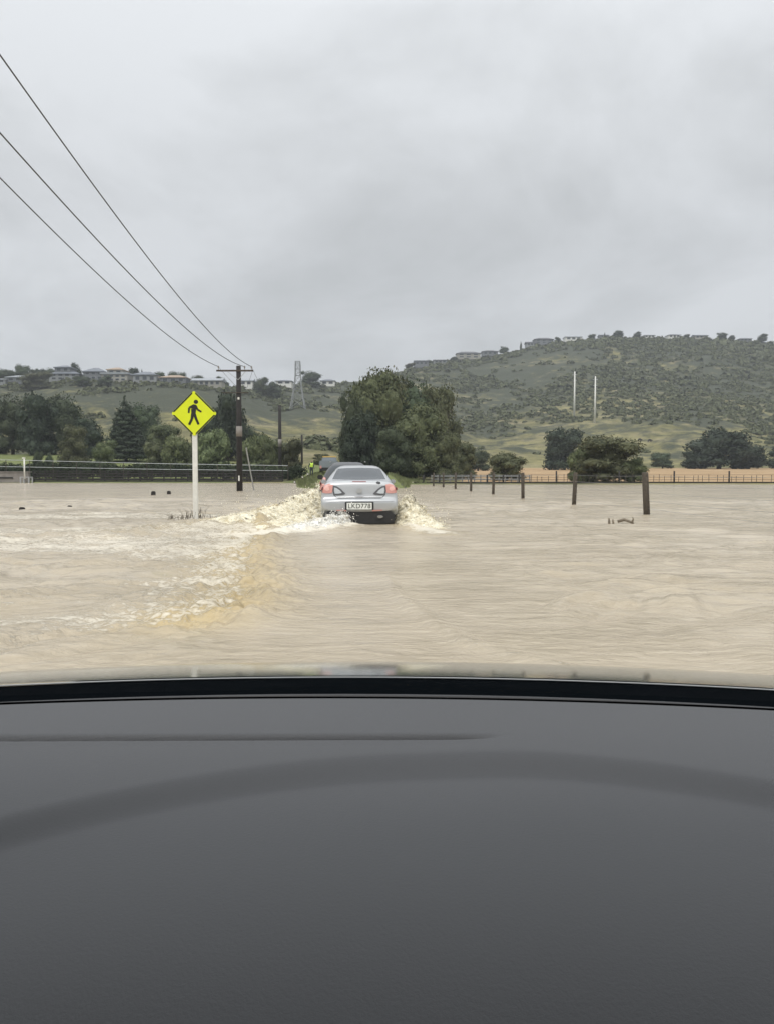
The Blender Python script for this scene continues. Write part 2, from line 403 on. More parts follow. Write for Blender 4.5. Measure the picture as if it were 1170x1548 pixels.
def water_f(X, Y):
    r = np.hypot(X, Y); px = 585 + F * X / np.maximum(Y, .1)
    warp = (fbm(X * .35, Y * .35, 3, 9) - .5) * 3.0; warp2 = (fbm(X * .35, Y * .35, 3, 14) - .5) * 3.0
    wind = np.zeros_like(X); chop = np.zeros_like(X)
    step = np.maximum(r * r / 1400 * .7, .02)
    for k, th, ph, a in waves:
        kx, ky = math.sin(th) * k, math.cos(th) * k
        w = np.clip(1.6 - step * k / 3.0, 0, 1)
        s = np.sin(kx * (X + warp) + ky * (Y + warp2) + ph)
        if a > 0: wind += a * w * s
        else: chop += -a * w * s
    dB, tB = seg_dist(X, Y, RIDGE_B); dA, tA = seg_dist(X, Y, RIDGE_A)
    dR, tR = seg_dist(X, Y, FOAM_R); dK, tK = seg_dist(X, Y, FOAM_K)
    front = (Y > 1)
    left = sm(-.2, -1.0, dB) * front           # left of the wake line
    # the sign of dB: which side is outer
    outer = sm(0.0, .5, -dB if LEFTSIGN < 0 else dB) * front * (1 - sm(20, 30, Y)) * (1 - sm(11, 20, np.abs(X)))
    gust = sm(.40, .62, fbm(X * .12 + 3, Y * .10, 3, 21))
    calm = (1 - sm(1.0, 2.0, np.abs(X - roadx(Y) - .1))) * (Y < 18)
    Z = wind * (.35 + .8 * gust) * (1 - .75 * calm) * (1 - .5 * outer) + chop * (.18 + 1.0 * outer) * (1 - .6 * calm)
    tur = fbm(X * 3.1, Y * 2.2, 4, 30) - .5; tur2 = fbm(X * 7.0, Y * 5, 3, 34) - .5
    # crest B
    hB = .065 * np.exp(-(dB / .30) ** 2) * (1 - sm(.86, 1, tB)) * (1 - .35 * sm(.0, .4, 1 - tB)) * front
    tz = np.exp(-((dB * LEFTSIGN - .35) / .55) ** 2) * (1 - sm(.9, 1, tB)) * front
    Z = Z + hB * (1 + 2.6 * tur) + tz * (.12 * tur + .15 * tur2)
    # crest A
    env = np.exp(-(dA / (.45 + .9 * tA)) ** 2) * front; hA = (.34 * (1 - tA) ** 1.1) * env
    Z = Z + hA * (1 + 1.6 * tur) + env * .12 * (1 - tA) * tur2 * 2
    eR = np.exp(-(dR / .42) ** 2) * front; eK = np.exp(-(dK / .36) ** 2) * front
    Z = Z + eR * (.10 + .22 * tur) * (1 - .6 * tR) + eK * (.06 + .16 * tur) * (1 - .6 * tK)
    flk = outer * (.35 + .65 * sm(.35, .6, fbm(X * .35, Y * .35, 3, 50)))
    foam = np.clip((.42 + .12 * sm(3, 9, r)) * flk + .10 * tz + .45 * env * (1 - tA) ** 1.2 + 1.1 * eR + .85 * eK, 0, 1.2)
    yel = np.clip(1.1 * tz * (1 - .35 * sm(.0, .3, 1 - tB)) + 1.2 * env * (1 - tA) + .7 * eK, 0, 1)
    # a wave the own car leaves on the right
    dC, tC = seg_dist(X, Y, [(-.1, 10.0), (.12, 7.3), (.55, 5.4), (1.3, 4.4)])
    eC = np.exp(-(dC / .10) ** 2) * front * sm(0, .4, tC); Z = Z + .035 * eC * (1 + 2 * tur); foam = np.maximum(foam, .30 * eC)
    dx, dy = (X - roadx(Y) - .0), 0
    Z = Z * sm(1.0, 4.0, r)
    return Z * (r < 95) + 0 * X, X, Y, dict(foam=foam, yel=yel)
_d, _ = seg_dist(np.array([-4.0]), np.array([10.0]), RIDGE_B); LEFTSIGN = float(np.sign(_d[0]))
inv = np.linspace(1 / 3.6, 1 / 24, 560); rw = np.concatenate([[.3, 1.5, 2.8, 3.3], 1 / inv])
rw = np.concatenate([rw, np.geomspace(24.1, 112, 200)])
wme = polar('flood_water', azimuths(.0016, .54), rw, water_f)
m = Mat('muddy_water'); geo = m.n('ShaderNodeNewGeometry'); P_ = geo.outputs['Position']
mud = m.mix(m.ramp(m.noise(.22, 4, .6, P_), [(.3, 0.), (.7, 1.)]), (.400, .338, .242), (.508, .436, .328))
mud = m.mix(m.math('MULTIPLY', m.attr('yel'), .88), mud, (.50, .385, .195))
fn = m.noise(10.0, 6, .78, P_, (1.0, 1.7, 1), .8)
fn2 = m.noise(1.4, 3, .6, P_, (.7, 1.3, 1))
fsum = m.math('ADD', m.math('MULTIPLY', fn, .8), m.math('MULTIPLY', fn2, .35))
fm = m.math('MULTIPLY_ADD', m.attr('foam'), .42, fsum)
mask = m.ramp(fm, [(.765, 0.), (.81, .45), (.93, .85)])
m.color(m.mix(mask, mud, (.76, .71, .60)))
m.l(m.math('MULTIPLY_ADD', mask, .5, .16), m.p.inputs['Roughness'])
m.p.inputs['IOR'].default_value = 1.33
h = m.math('MULTIPLY_ADD', m.noise(7, 6, .65, P_, (.7, 1.4, 1), .9), 1.0, m.math('MULTIPLY', m.noise(1.6, 4, .6, P_, (.5, 1.6, 1), .6), 2.0))
h = m.math('MULTIPLY_ADD', mask, .18, h)
h = m.math('MULTIPLY', h, m.ramp(m.noise(.42, 3, .6, P_, (.6, 1.2, 1)), [(.36, .30), (.62, 1.0)]))
m.bump(h, .95, .060)
tag(mobj('flood_water', wme, m.m), kind='structure')

# spray thrown up by the cars: heaped ridges of broken water with loose drops
m = Mat('spray'); geo = m.n('ShaderNodeNewGeometry'); P_ = geo.outputs['Position']
a = m.noise(6, 6, .7, P_); m.color(m.mix(m.ramp(a, [(.36, 0.), (.56, 1.)]), (.66, .57, .38), (.90, .84, .66)))
m.set(Roughness=.4); m.bump(m.noise(16, 5, .7, P_), .6, .05); cn = m.noise(6.5, 6, .78, P_, (1, 1, 1), 1.2); al = m.n('ShaderNodeMapRange'); m.l(m.math('ADD', cn, m.math('MULTIPLY_ADD', m.attr('cover'), .62, -.62)), al.inputs[0]); al.inputs[1].default_value = .12; al.inputs[2].default_value = .24; m.l(al.outputs[0], m.p.inputs['Alpha']); M['spray'] = m.m
m = Mat('white_spray'); geo = m.n('ShaderNodeNewGeometry'); P_ = geo.outputs['Position']
a = m.noise(7, 6, .7, P_); m.color(m.mix(m.ramp(a, [(.34, 0.), (.54, 1.)]), (.70, .64, .52), (.92, .91, .86)))
m.set(Roughness=.4); m.bump(m.noise(16, 5, .7, P_), .6, .05); cn = m.noise(6.5, 6, .78, P_, (1, 1, 1), 1.2); al = m.n('ShaderNodeMapRange'); m.l(m.math('ADD', cn, m.math('MULTIPLY_ADD', m.attr('cover'), .62, -.62)), al.inputs[0]); al.inputs[1].default_value = .12; al.inputs[2].default_value = .24; m.l(al.outputs[0], m.p.inputs['Alpha']); M['white_spray'] = m.m
def splash(name, label, path, hs, ws, mat, drops, seed, spread=.25):
    pts = [Vector((x, y, 0)) for x, y in path]; n = 170; k = 50
    cum = [0]
    for i in range(len(pts) - 1): cum.append(cum[-1] + (pts[i + 1] - pts[i]).length)
    T = np.linspace(0, 1, n); U = np.linspace(-1, 1, k); tt = np.linspace(0, 1, len(hs)); dd = T * cum[-1]
    px_ = np.interp(dd, cum, [p.x for p in pts]); py_ = np.interp(dd, cum, [p.y for p in pts])
    tx, ty = np.gradient(px_), np.gradient(py_); ln = np.hypot(tx, ty); nx, ny = -ty / ln, tx / ln
    h = np.interp(T, tt, hs)[:, None]; w = np.interp(T, tt, ws)[:, None]
    allv, allf, cov = [], [], []; n0 = 0
    r2 = np.random.default_rng(seed)
    for sh, (sc, cv) in enumerate(((.72, 1.0), (.90, .62), (1.08, .40), (1.28, .24))):
        X = px_[:, None] + nx[:, None] * U * w * (.8 + .22 * sh); Y = py_[:, None] + ny[:, None] * U * w * (.8 + .22 * sh)
        prof = np.maximum(0, 1 - np.abs(U) ** 1.5)[None, :]; q = seed + sh * 7
        arc = dd[:, None]
        nz = fbm(arc * 3.2 + sh, U[None, :] * 2.2 + arc, 4, q); nz2 = fbm(arc * 8.5, U[None, :] * 4 + arc * 2, 3, q + 3); rid = 1 - np.abs(2 * nz2 - 1)
        Z = h * sc * prof * (.35 + 1.25 * nz) + h ** .7 * .22 * prof ** .5 * (rid - .55)
        X = X + (fbm(arc * 5, Z * 8, 3, q + 5) - .5) * .30 * np.clip(Z * 4, 0, 1); Y = Y + (fbm(arc * 5 + 9, Z * 8, 3, q + 6) - .5) * .30 * np.clip(Z * 4, 0, 1)
        Z = Z - .10 * (1 - sm(0, .10, T) * sm(0, .12, 1 - T))[:, None]
        Z = np.where(np.abs(U)[None, :] > .96, -.06, Z)
        allv.append(np.stack([X, Y, Z], -1).reshape(-1, 3)); cov.append(np.full(n * k, cv))
        i = np.arange(n - 1)[:, None] * k; j = np.arange(k - 1)[None, :]
        allf.append(np.stack([i + j, i + j + 1, i + k + j + 1, i + k + j], -1).reshape(-1, 4) + n0); n0 += n * k
    v = np.vstack(allv); f = np.vstack(allf)
    idx = r2.integers(0, len(v), drops * 8); idx = idx[v[idx, 2] > .05][:drops]
    base = v[idx] + r2.normal(0, spread, (len(idx), 3)) * [1, 1, .6]; base[:, 2] = np.abs(base[:, 2]) + .01
    rad = r2.uniform(.005, .017, len(idx))
    oc = np.array([(1, 0, 0), (0, 1, 0), (-1, 0, 0), (0, -1, 0), (0, 0, 1.3), (0, 0, -1.3)])
    dv_ = (base[:, None, :] + oc[None] * rad[:, None, None]).reshape(-1, 3); o = len(v); faces = [tuple(a) for a in f.tolist()]
    for b in range(len(idx)):
        for a in ((0, 1, 4), (1, 2, 4), (2, 3, 4), (3, 0, 4), (1, 0, 5), (2, 1, 5), (3, 2, 5), (0, 3, 5)): faces.append(tuple(o + b * 6 + c for c in a))
    me = bpy.data.meshes.new(name); me.from_pydata(np.vstack([v, dv_]).tolist(), [], faces)
    me.polygons.foreach_set('use_smooth', [True] * len(me.polygons)); me.update()
    ca = me.attributes.new('cover', 'FLOAT', 'POINT'); ca.data.foreach_set('value', np.concatenate(cov + [np.ones(len(dv_))]).astype(np.float32))
    ob = mobj(name, me, M[mat]); tag(ob, label, 'splash', kind='stuff'); return ob
splash('splash', 'high yellowish wave thrown up left of the cars', [(-2.15, 29), (-2.35, 25), (-2.55, 21.5), (-3.1, 19.3), (-4.0, 17.4), (-5.0, 16.2)], [.30, .62, .52, .36, .18, .03], [.4, .6, .65, .7, .7, .5], 'spray', 700, 3)
splash('splash', 'broad low wave of muddy water beside the left rear wheel of the silver car', [(-1.62, 20.5), (-1.75, 18.8), (-2.2, 17.4), (-3.0, 16.3)], [.38, .34, .20, .03], [.35, .5, .55, .4], 'spray', 260, 31, .16)
splash('splash', 'white foaming crest behind the left rear wheel of the silver car', [(-.92, 17.75), (-1.15, 17.2), (-1.6, 16.5), (-2.3, 15.8)], [.30, .24, .14, .02], [.16, .28, .38, .3], 'white_spray', 260, 12, .12)
splash('splash', 'pale plume of spray at the right side of the silver car', [(.42, 20.4), (.50, 19.2), (.62, 18.2), (.9, 17.2), (1.15, 16.3)], [.28, .55, .44, .16, .02], [.25, .36, .42, .42, .3], 'spray', 420, 17, .17)

# ------------------------------------------------------------------ vehicles
def evalmesh(o):
    dg = bpy.context.evaluated_depsgraph_get(); return bpy.data.meshes.new_from_object(o.evaluated_get(dg))
def loft_body(stations, name, mat, root, levels=2):
    bm = bmesh.new(); rows = []
    for (y, zt, wt, zb, wb, zm_, wm, zl, wl) in stations:
        half = [(0, zt + .012), (wt * .6, zt + .006), (wt, zt - .012), (wb, zb), (wm, zm_), (wm * .99, zl + .10), (wl, zl), (0, zl)]
        row = [bm.verts.new((x, y, z)) for x, z in half]
        row2 = [row[0]] + [bm.verts.new((-x, y, z)) for x, z in half[1:-1]] + [row[-1]]
        rows.append((row, row2))
    for i in range(len(rows) - 1):
        for s in (0, 1):
            a, b = rows[i][s], rows[i + 1][s]
            for j in range(len(a) - 1): bm.faces.new((a[j], a[j + 1], b[j + 1], b[j]))
    for e_ in (0, -1):
        a, b = rows[e_]
        bm.faces.new(a + b[1:-1][::-1])
    bmesh.ops.recalc_face_normals(bm, faces=bm.faces)
    me = bpy.data.meshes.new(name); bm.to_mesh(me); bm.free()
    o = mobj(name, me, mat, root); md = o.modifiers.new('s', 'SUBSURF'); md.levels = levels; md.render_levels = levels
    bpy.context.view_layer.update()
    me2 = evalmesh(o); o.modifiers.clear(); o.data = me2
    me2.polygons.foreach_set('use_smooth', [True] * len(me2.polygons))
    if not me2.materials: me2.materials.append(mat)
    bvh = BVHTree.FromPolygons([v.co.copy() for v in me2.vertices], [tuple(p.vertices) for p in me2.polygons])
    return o, bvh
def decal(name, poly, bvh, mat, parent, axis='y', sgn=1, off=.006, thick=.02, res=.03):
    """lay an outline onto the body seen from the rear (axis y) or side (axis x) and give it thickness"""
    bm = bmesh.new()
    vs = [bm.verts.new((a, 0, b)) for a, b in poly]; bm.faces.new(vs)
    bmesh.ops.triangulate(bm, faces=bm.faces)
    for _ in range(5):
        lg = [e for e in bm.edges if e.calc_length() > res]
        if not lg: break
        bmesh.ops.subdivide_edges(bm, edges=lg, cuts=1, use_grid_fill=True); bmesh.ops.triangulate(bm, faces=bm.faces)
    for v in bm.verts:
        a, b = v.co.x, v.co.z
        if axis == 'y': o_, d_ = Vector((a, -3, b)), Vector((0, 1, 0))
        elif axis == 'Y': o_, d_ = Vector((a, 9, b)), Vector((0, -1, 0))
        else: o_, d_ = Vector((3 * sgn, a, b)), Vector((-sgn, 0, 0))
        h = bvh.ray_cast(o_, d_)
        p = h[0] if h[0] else o_ + d_ * 3.05
        v.co = p - d_ * off
    d_ = {'y': Vector((0, 1, 0)), 'Y': Vector((0, -1, 0)), 'x': Vector((-sgn, 0, 0))}[axis]
    fs = bm.faces[:]
    ret = bmesh.ops.extrude_face_region(bm, geom=fs)
    for g in ret['geom']:
        if isinstance(g, bmesh.types.BMVert): g.co += d_ * thick
    bmesh.ops.recalc_face_normals(bm, faces=bm.faces)
    me = bpy.data.meshes.new(name); bm.to_mesh(me); bm.free()
    return mobj(name, me, mat, parent)
def mir(poly): return [(-a, b) for a, b in poly][::-1]
def wheels(root, ys, hw, r, w):
    for y in ys:
        for s in (-1, 1):
            o = empty('wheel', (s * hw, y, r)); o.parent = root
            MB().lathe([(r * .62, -w / 2), (r * .94, -w / 2), (r, -w * .36), (r, w * .36), (r * .94, w / 2), (r * .62, w / 2)], axis='X', n=28).build('tyre', M['rubber'], o, True)
            rm = MB().lathe([(r * .60, -w * .4), (r * .60, w * .4)], axis='X', n=24)
            for k in range(5):
                q = k * 2 * math.pi / 5; rm.box((s * w * .43, math.cos(q) * r * .32, math.sin(q) * r * .32), (.02, .05, r * .5), rx=q - math.pi / 2 + math.pi)
            rm.build('rim', M['rim'], o)

HEAD = .047
car = empty('silver_car', (-.635, 17.85, -.08), HEAD)
tag(car, 'silver sedan seen from behind driving through the flood water', 'car')
ST = [(.00, .61, .66, .58, .76, .50, .79, .395, .70), (.035, .655, .72, .63, .83, .51, .855, .375, .78), (.09, .685, .74, .665, .865, .53, .885, .36, .85),
      (.125, .74, .76, .72, .875, .56, .895, .33, .87), (.15, .98, .72, .93, .86, .62, .90, .28, .87), (.19, 1.065, .70, .985, .85, .64, .90, .26, .87), (.28, 1.095, .71, 1.0, .86, .65, .905, .25, .88),
      (.52, 1.11, .71, 1.0, .87, .65, .905, .25, .88), (.66, 1.13, .70, 1.0, .875, .65, .905, .25, .88), (1.22, 1.405, .565, 1.0, .885, .65, .905, .25, .88), (1.45, 1.455, .555, 1.0, .885, .65, .905, .25, .88),
      (2.2, 1.485, .56, .99, .885, .65, .905, .25, .88), (2.75, 1.44, .555, .98, .88, .65, .905, .25, .88), (3.45, 1.06, .66, .96, .87, .63, .90, .25, .87), (4.2, .95, .64, .88, .84, .6, .88, .25, .85),
      (4.55, .82, .58, .78, .78, .56, .84, .27, .8), (4.7, .62, .48, .58, .66, .5, .72, .32, .66)]
body, bv = loft_body(ST, 'body', M['silver'], car)
rg = [(-.625, 1.135), (.625, 1.135), (.535, 1.375), (-.535, 1.375)]
decal('rear_window', [(-.64, 1.13), (0, 1.118), (.64, 1.13), (.60, 1.22), (.525, 1.385), (.3, 1.405), (0, 1.412), (-.3, 1.405), (-.525, 1.385), (-.60, 1.22)], bv, M['car_glass'], car, off=.004)
def lamp(s):
    f = (lambda p: p) if s > 0 else mir
    red = [(.605, 1.005), (.70, 1.03), (.80, 1.0), (.868, .95), (.885, .88), (.86, .82), (.76, .805), (.64, .81), (.605, .88)]
    t = decal('taillight', f(red), bv, M['red_lens'], car, off=.012)
    eye_o = [(.32, .80), (.36, .775), (.50, .765), (.60, .772), (.625, .87), (.61, .99), (.52, .97), (.42, .90), (.35, .83)]
    eye_i = [(.40, .815), (.47, .80), (.57, .80), (.585, .87), (.575, .945), (.52, .925), (.45, .875)]
    h_ = decal('lamp_housing', f(eye_o), bv, M['lamp_grey'], t, off=.014)
    decal('reverse_lens', f(eye_i), bv, M['clear_lens'], t, off=.022)
    decal('lamp_bulb', f([(.69, .89), (.74, .86), (.80, .88), (.82, .92), (.78, .97), (.71, .96)]), bv, M['pink_lens'], t, off=.018)
for s in (-1, 1): lamp(s)
decal('brake_light', [(-.17, 1.068), (.17, 1.068), (.155, 1.088), (-.155, 1.088)], bv, M['dark_red'], car, off=.006)
decal('boot_crease', [(-.52, .70), (-.50, .690), (.50, .690), (.52, .70), (.50, .712), (-.50, .712)], bv, M['black_plastic'], car, off=.004)
for s in (-1, 1):
    f = (lambda p: p) if s > 0 else mir
    decal('boot_seam', f([(.515, .70), (.53, .70), (.60, .77), (.59, .78)]), bv, M['black_plastic'], car, off=.004)
    decal('reflector', f([(.30, .392), (.53, .405), (.53, .43), (.30, .425)]), bv, M['red_lens'], car, off=.03)
decal('sticker', [(.40, 1.035), (.455, 1.02), (.50, 1.03), (.49, 1.07), (.43, 1.085), (.395, 1.065)], bv, M['black_plastic'], car, off=.006)
decal('boot_handle', [(-.10, .735), (.10, .735), (.10, .752), (-.10, .752)], bv, M['rim'], car, off=.015)
# emblem: a round badge with a winged bar
eb = MB().lathe([(.055, 0), (.055, .012), (.044, .012), (.044, .004)], (0, .085, .865), 'Y', 24); eb.v = [(x * 1.25, y, z) for x, y, z in eb.v]
eb.build('emblem', M['silver'], car)
decal('bumper_crease', [(-.80, .615), (.80, .615), (.80, .622), (-.80, .622)], bv, M['black_plastic'], car, off=.002)
pl = MB().box((0, -.012, .515), (.66, .02, .19)).build('plate_recess', M['black_plastic'], car, bevel=.004)
nump = MB().box((.0, -.028, .512), (.58, .012, .155)).build('number_plate', M['plate_white'], car, bevel=.004)
def text_obj(body_, size, mat, parent, loc, rot, ext=.002):
    cu = bpy.data.curves.new('t', 'FONT'); cu.body = body_; cu.size = size; cu.align_x = 'CENTER'; cu.align_y = 'CENTER'; cu.extrude = ext
    cu.space_character = 1.05
    o = bpy.data.objects.new('plate_lettering', cu); link(o); bpy.context.view_layer.update()
    me = evalmesh(o); bpy.data.objects.remove(o)
    me.transform(Matrix.Translation(loc) @ Matrix.Rotation(rot, 4, 'X'))
    me.materials.clear(); me.materials.append(mat)
    return mobj('plate_lettering', me, mat, parent)
text_obj('LKD778', .150, M['sign_black'], nump, Vector((0, -.036, .512)), R(90))
# dark lower valance, under the bumper
va = MB()
va.prism([(-.80, .10), (.80, .10), (.84, .30), (.70, .40), (.52, .425), (-.52, .425), (-.70, .40), (-.84, .30)], .02, .16)
va.build('valance', M['black_plastic'], car, bevel=.008)
ex = MB().tube([(.48, -.04, .27), (.48, .3, .27)], .035, 12); ex.v = [(.48 + (x - .48) * 2.0, y, z) for x, y, z in ex.v]
ex.build('exhaust_pipe', M['exhaust'], car)
for s in (-1, 1):
    decal('side_window', [(.95, 1.04), (1.75, 1.04), (1.75, 1.37), (1.35, 1.35)], bv, M['car_glass'], car, 'x', s, .004)
    decal('side_window', [(1.82, 1.04), (3.0, 1.02), (2.65, 1.33), (1.82, 1.38)], bv, M['car_glass'], car, 'x', s, .004)
    MB().box((s * .93, 2.95, 1.05), (.14, .09, .12), rz=-s * .1).build('door_mirror', M['silver'], car, bevel=.03)
    for y in (.98, 3.72):
        decal('wheel_arch', [(y + .36 * math.cos(q), .30 + .36 * math.sin(q)) for q in np.linspace(-.1, math.pi + .1, 14)], bv, M['black_plastic'], car, 'x', s, .003)
wheels(car, (.98, 3.72), .80, .325, .21)
decal('windscreen', [(-.6, 1.09), (.6, 1.09), (.5, 1.38), (-.5, 1.38)], bv, M['car_glass'], car, 'Y', off=.004)

# the dark car ahead of it
suv = empty('black_suv', (-1.28, 25.2, -.10), HEAD)
tag(suv, 'black car mostly hidden ahead of the silver sedan, with its left tail light showing', 'car')
ST2 = [(.00, .60, .68, .58, .78, .5, .82, .40, .74), (.05, .74, .74, .70, .86, .55, .89, .36, .82), (.12, .96, .76, .90, .90, .6, .92, .30, .88), (.20, 1.10, .74, 1.02, .90, .65, .93, .28, .90),
       (.50, 1.48, .60, 1.06, .90, .7, .93, .27, .90), (.72, 1.63, .565, 1.06, .90, .7, .93, .27, .90), (1.5, 1.69, .58, 1.05, .90, .7, .93, .27, .90), (2.6, 1.64, .57, 1.03, .90, .7, .93, .27, .9),
       (3.35, 1.17, .68, 1.0, .90, .7, .92, .27, .9), (4.1, 1.05, .68, .96, .86, .66, .9, .27, .87), (4.5, .80, .58, .74, .8, .6, .84, .30, .8)]
b2_, bv2 = loft_body(ST2, 'body', M['black_paint'], suv)
decal('rear_window', [(-.62, 1.12), (.62, 1.12), (.53, 1.55), (-.53, 1.55)], bv2, M['car_glass'], suv)
for s in (-1, 1):
    f = (lambda p: p) if s > 0 else mir
    decal('taillight', f([(.72, .78), (.90, .74), (.91, 1.0), (.80, 1.18), (.72, 1.14)]), bv2, M['red_lens'], suv, off=.012)
    MB().box((s * 1.0, 2.9, 1.15), (.2, .1, .16)).build('door_mirror', M['black_plastic'], suv, bevel=.03)
    decal('side_window', [(.8, 1.12), (2.9, 1.1), (2.5, 1.5), (1.0, 1.55)], bv2, M['car_glass'], suv, 'x', s, .004)
    MB().tube([(s * .60, .9, 1.675), (s * .60, 2.4, 1.70)], .016, 8).build('roof_rail', M['rim'], suv)
wheels(suv, (.9, 3.5), .82, .35, .22)

# work truck on the bank
tk = empty('work_truck', (at(497, 700, 82).x, 82, .97), HEAD)
tag(tk, 'grey work truck with a yellow bar on its roof beyond the cars', 'truck')
MB().box((0, 1.9, .62), (1.9, 3.8, .35)).build('chassis', M['black_plastic'], tk, bevel=.03)
MB().box((0, 1.2, 1.15), (1.95, 2.4, .75)).build('tray', M['truck_paint'], tk, bevel=.04)
MB().box((0, 3.1, 1.35), (1.8, 1.5, 1.15), taper=.86).build('cab', M['truck_paint'], tk, bevel=.07)
MB().box((0, 2.44, 1.58), (1.35, .03, .45), rx=-.12).build('rear_window', M['car_glass'], tk)
MB().box((0, 2.9, 2.00), (1.5, .34, .14)).build('light_bar', M['amber'], tk, bevel=.04)
for s in (-1, 1):
    MB().box((s * .82, -.02, .85), (.18, .04, .28)).build('taillight', M['red_lens'], tk, bevel=.01)
wheels(tk, (.8, 3.1), .85, .36, .24)

# ------------------------------------------------------------------ own car: what is seen through the windscreen and the dashboard
own = empty('own_car', (.0, 0, 0), -.039)
tag(own, 'dark grey dashboard and silver bonnet of the car the photo was taken from', 'car')
def grid(fx, us, vs_):
    V = [fx(u, v) for v in vs_ for u in us]; nu = len(us)
    Fc = [(i * nu + j, i * nu + j + 1, (i + 1) * nu + j + 1, (i + 1) * nu + j) for i in range(len(vs_) - 1) for j in range(nu - 1)]
    return V, Fc
X0 = .02
def ybase(x): return .852 - .172 * x ** 2
DZ = .9475
def dash(x, y):
    yb = ybase(x); z = DZ
    # seam groove, fading out to the right of centre
    ys_ = .731 + .039 * x
    g = .010 * math.exp(-((y - ys_) / .0035) ** 2) * float(1 - sm(.045, .085, x))
    g += .0035 * float(sm(.012, -.02, y - ys_)) * float(1 - sm(.0, .12, x))
    # shallow curved step
    yc = .674 - 1.08 * (x - .053) ** 2
    t = (y - yc) / .020
    z -= g + .010 * float(sm(1.0, -1.0, t))
    q = max(0, .60 - y); z -= .3 * q * q + 2.2 * q ** 3
    z -= .006 * (x) ** 2
    z += .012 * math.exp(-((y - yc + .20) / .14) ** 2) * (1 - min(1, abs(x) / .9))
    return z
us = np.linspace(-.78, .78, 150)
V, Fc = grid(lambda u, t: (u, .12 + (ybase(u) - .12) * t, dash(u, .12 + (ybase(u) - .12) * t)), us, np.linspace(0, 1, 330))
n0 = len(V); nu = len(us)
V += [(V[i][0], V[i][1] - .02, V[i][2] - .35) for i in range(nu)]; Fc += [(i, i + 1, n0 + i + 1, n0 + i) for i in range(nu - 1)]
m = Mat('dash_plastic'); nz = m.noise(420, 4, .7); bl = m.noise(3, 4)
dc = m.mix(bl, (.070, .0715, .075), (.078, .0795, .083))
m.color(m.mix(m.attr('step_shade'), dc, (.057, .058, .061)))  # shade of the curved step painted into the plastic's colour as a darker band
m.set(Roughness=.62); m.bump(nz, .35, .0012); M['dash'] = m.m
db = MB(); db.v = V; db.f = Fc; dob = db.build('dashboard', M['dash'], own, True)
sa = dob.data.attributes.new('step_shade', 'FLOAT', 'POINT')
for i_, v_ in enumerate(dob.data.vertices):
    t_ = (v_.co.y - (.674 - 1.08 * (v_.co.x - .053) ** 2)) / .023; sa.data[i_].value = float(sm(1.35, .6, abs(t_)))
# windscreen: leans back from its base; black band at its foot
def glass_pt(x, s):        # s: 0 foot .. 1 header
    yb = ybase(x) + .055; zb = .918
    yt = .33 - .18 * x * x; zt = 1.425 - .05 * x * x
    return (x * (1 - .14 * s), yb + (yt - yb) * s, zb + (zt - zb) * s + .03 * math.sin(math.pi * s))
us2 = np.linspace(-.74, .74, 60)
gl = Mat('windscreen_glass'); gl.t.nodes.remove(gl.p)
tr = gl.n('ShaderNodeBsdfTransparent'); tr.inputs[0].default_value = (.985, .99, .985, 1)
go = gl.n('ShaderNodeBsdfGlossy'); go.inputs['Roughness'].default_value = .02
lw = gl.n('ShaderNodeLayerWeight'); lw.inputs[0].default_value = .5
msx = gl.n('ShaderNodeMixShader'); gl.l(gl.math('MULTIPLY_ADD', gl.math('POWER', lw.outputs['Facing'], 5.0), .7, .014), msx.inputs[0]); gl.l(tr.outputs[0], msx.inputs[1]); gl.l(go.outputs[0], msx.inputs[2])
gl.l(msx.outputs[0], gl.o.inputs[0])
V, Fc = grid(lambda u, s: glass_pt(u, s), us2, np.linspace(.0, 1, 30))
WINDSCREEN = True
if WINDSCREEN:
    w_ = MB(); w_.v = V; w_.f = Fc; w_.build('windscreen', gl.m, own, True)
# ceramic band printed at the foot, with the wet wiper tray behind it
def frit_pt(u, s):
    x, y, z = glass_pt(u, s); return (x, y - .003, z - .003)
FT = 0.045
V, Fc = grid(frit_pt, us2, np.linspace(.0, FT, 6))
m = Mat('black_band'); a = m.noise(60, 3, .6); v_ = m.n('ShaderNodeTexVoronoi'); v_.inputs['Scale'].default_value = 70
m.color((.005, .006, .007)); m.set(Roughness=.8); m.p.inputs['Specular IOR Level'].default_value = .1; m.bump(a, .1, .002); M['band'] = m.m
fb = MB(); fb.v = V; fb.f = Fc; fb.build('windscreen_band', M['band'], own, True)
# wiper lying in the tray
wp = MB(); pts = [(x, ybase(x) + .085, .922 - .010 * x * x) for x in np.linspace(-.7, .6, 18)]
wp.tube(pts, .006, 6); wp.build('wiper', M['black_plastic'], own)
# cowl tray
V, Fc = grid(lambda u, t: (u, ybase(u) + .050 + t * .1035, .926 + .0035 * t - .014 * math.sin(t * 3.14) - .010 * (u - X0) ** 2), us2, np.linspace(0, 1, 8))
ct = MB(); ct.v = V; ct.f = Fc; m = Mat('cowl_black'); m.color((.003, .004, .005)); m.set(Roughness=1.); m.p.inputs['Specular IOR Level'].default_value = 0.; M['cowl_black'] = m.m
ct.build('cowl', M['cowl_black'], own, True)
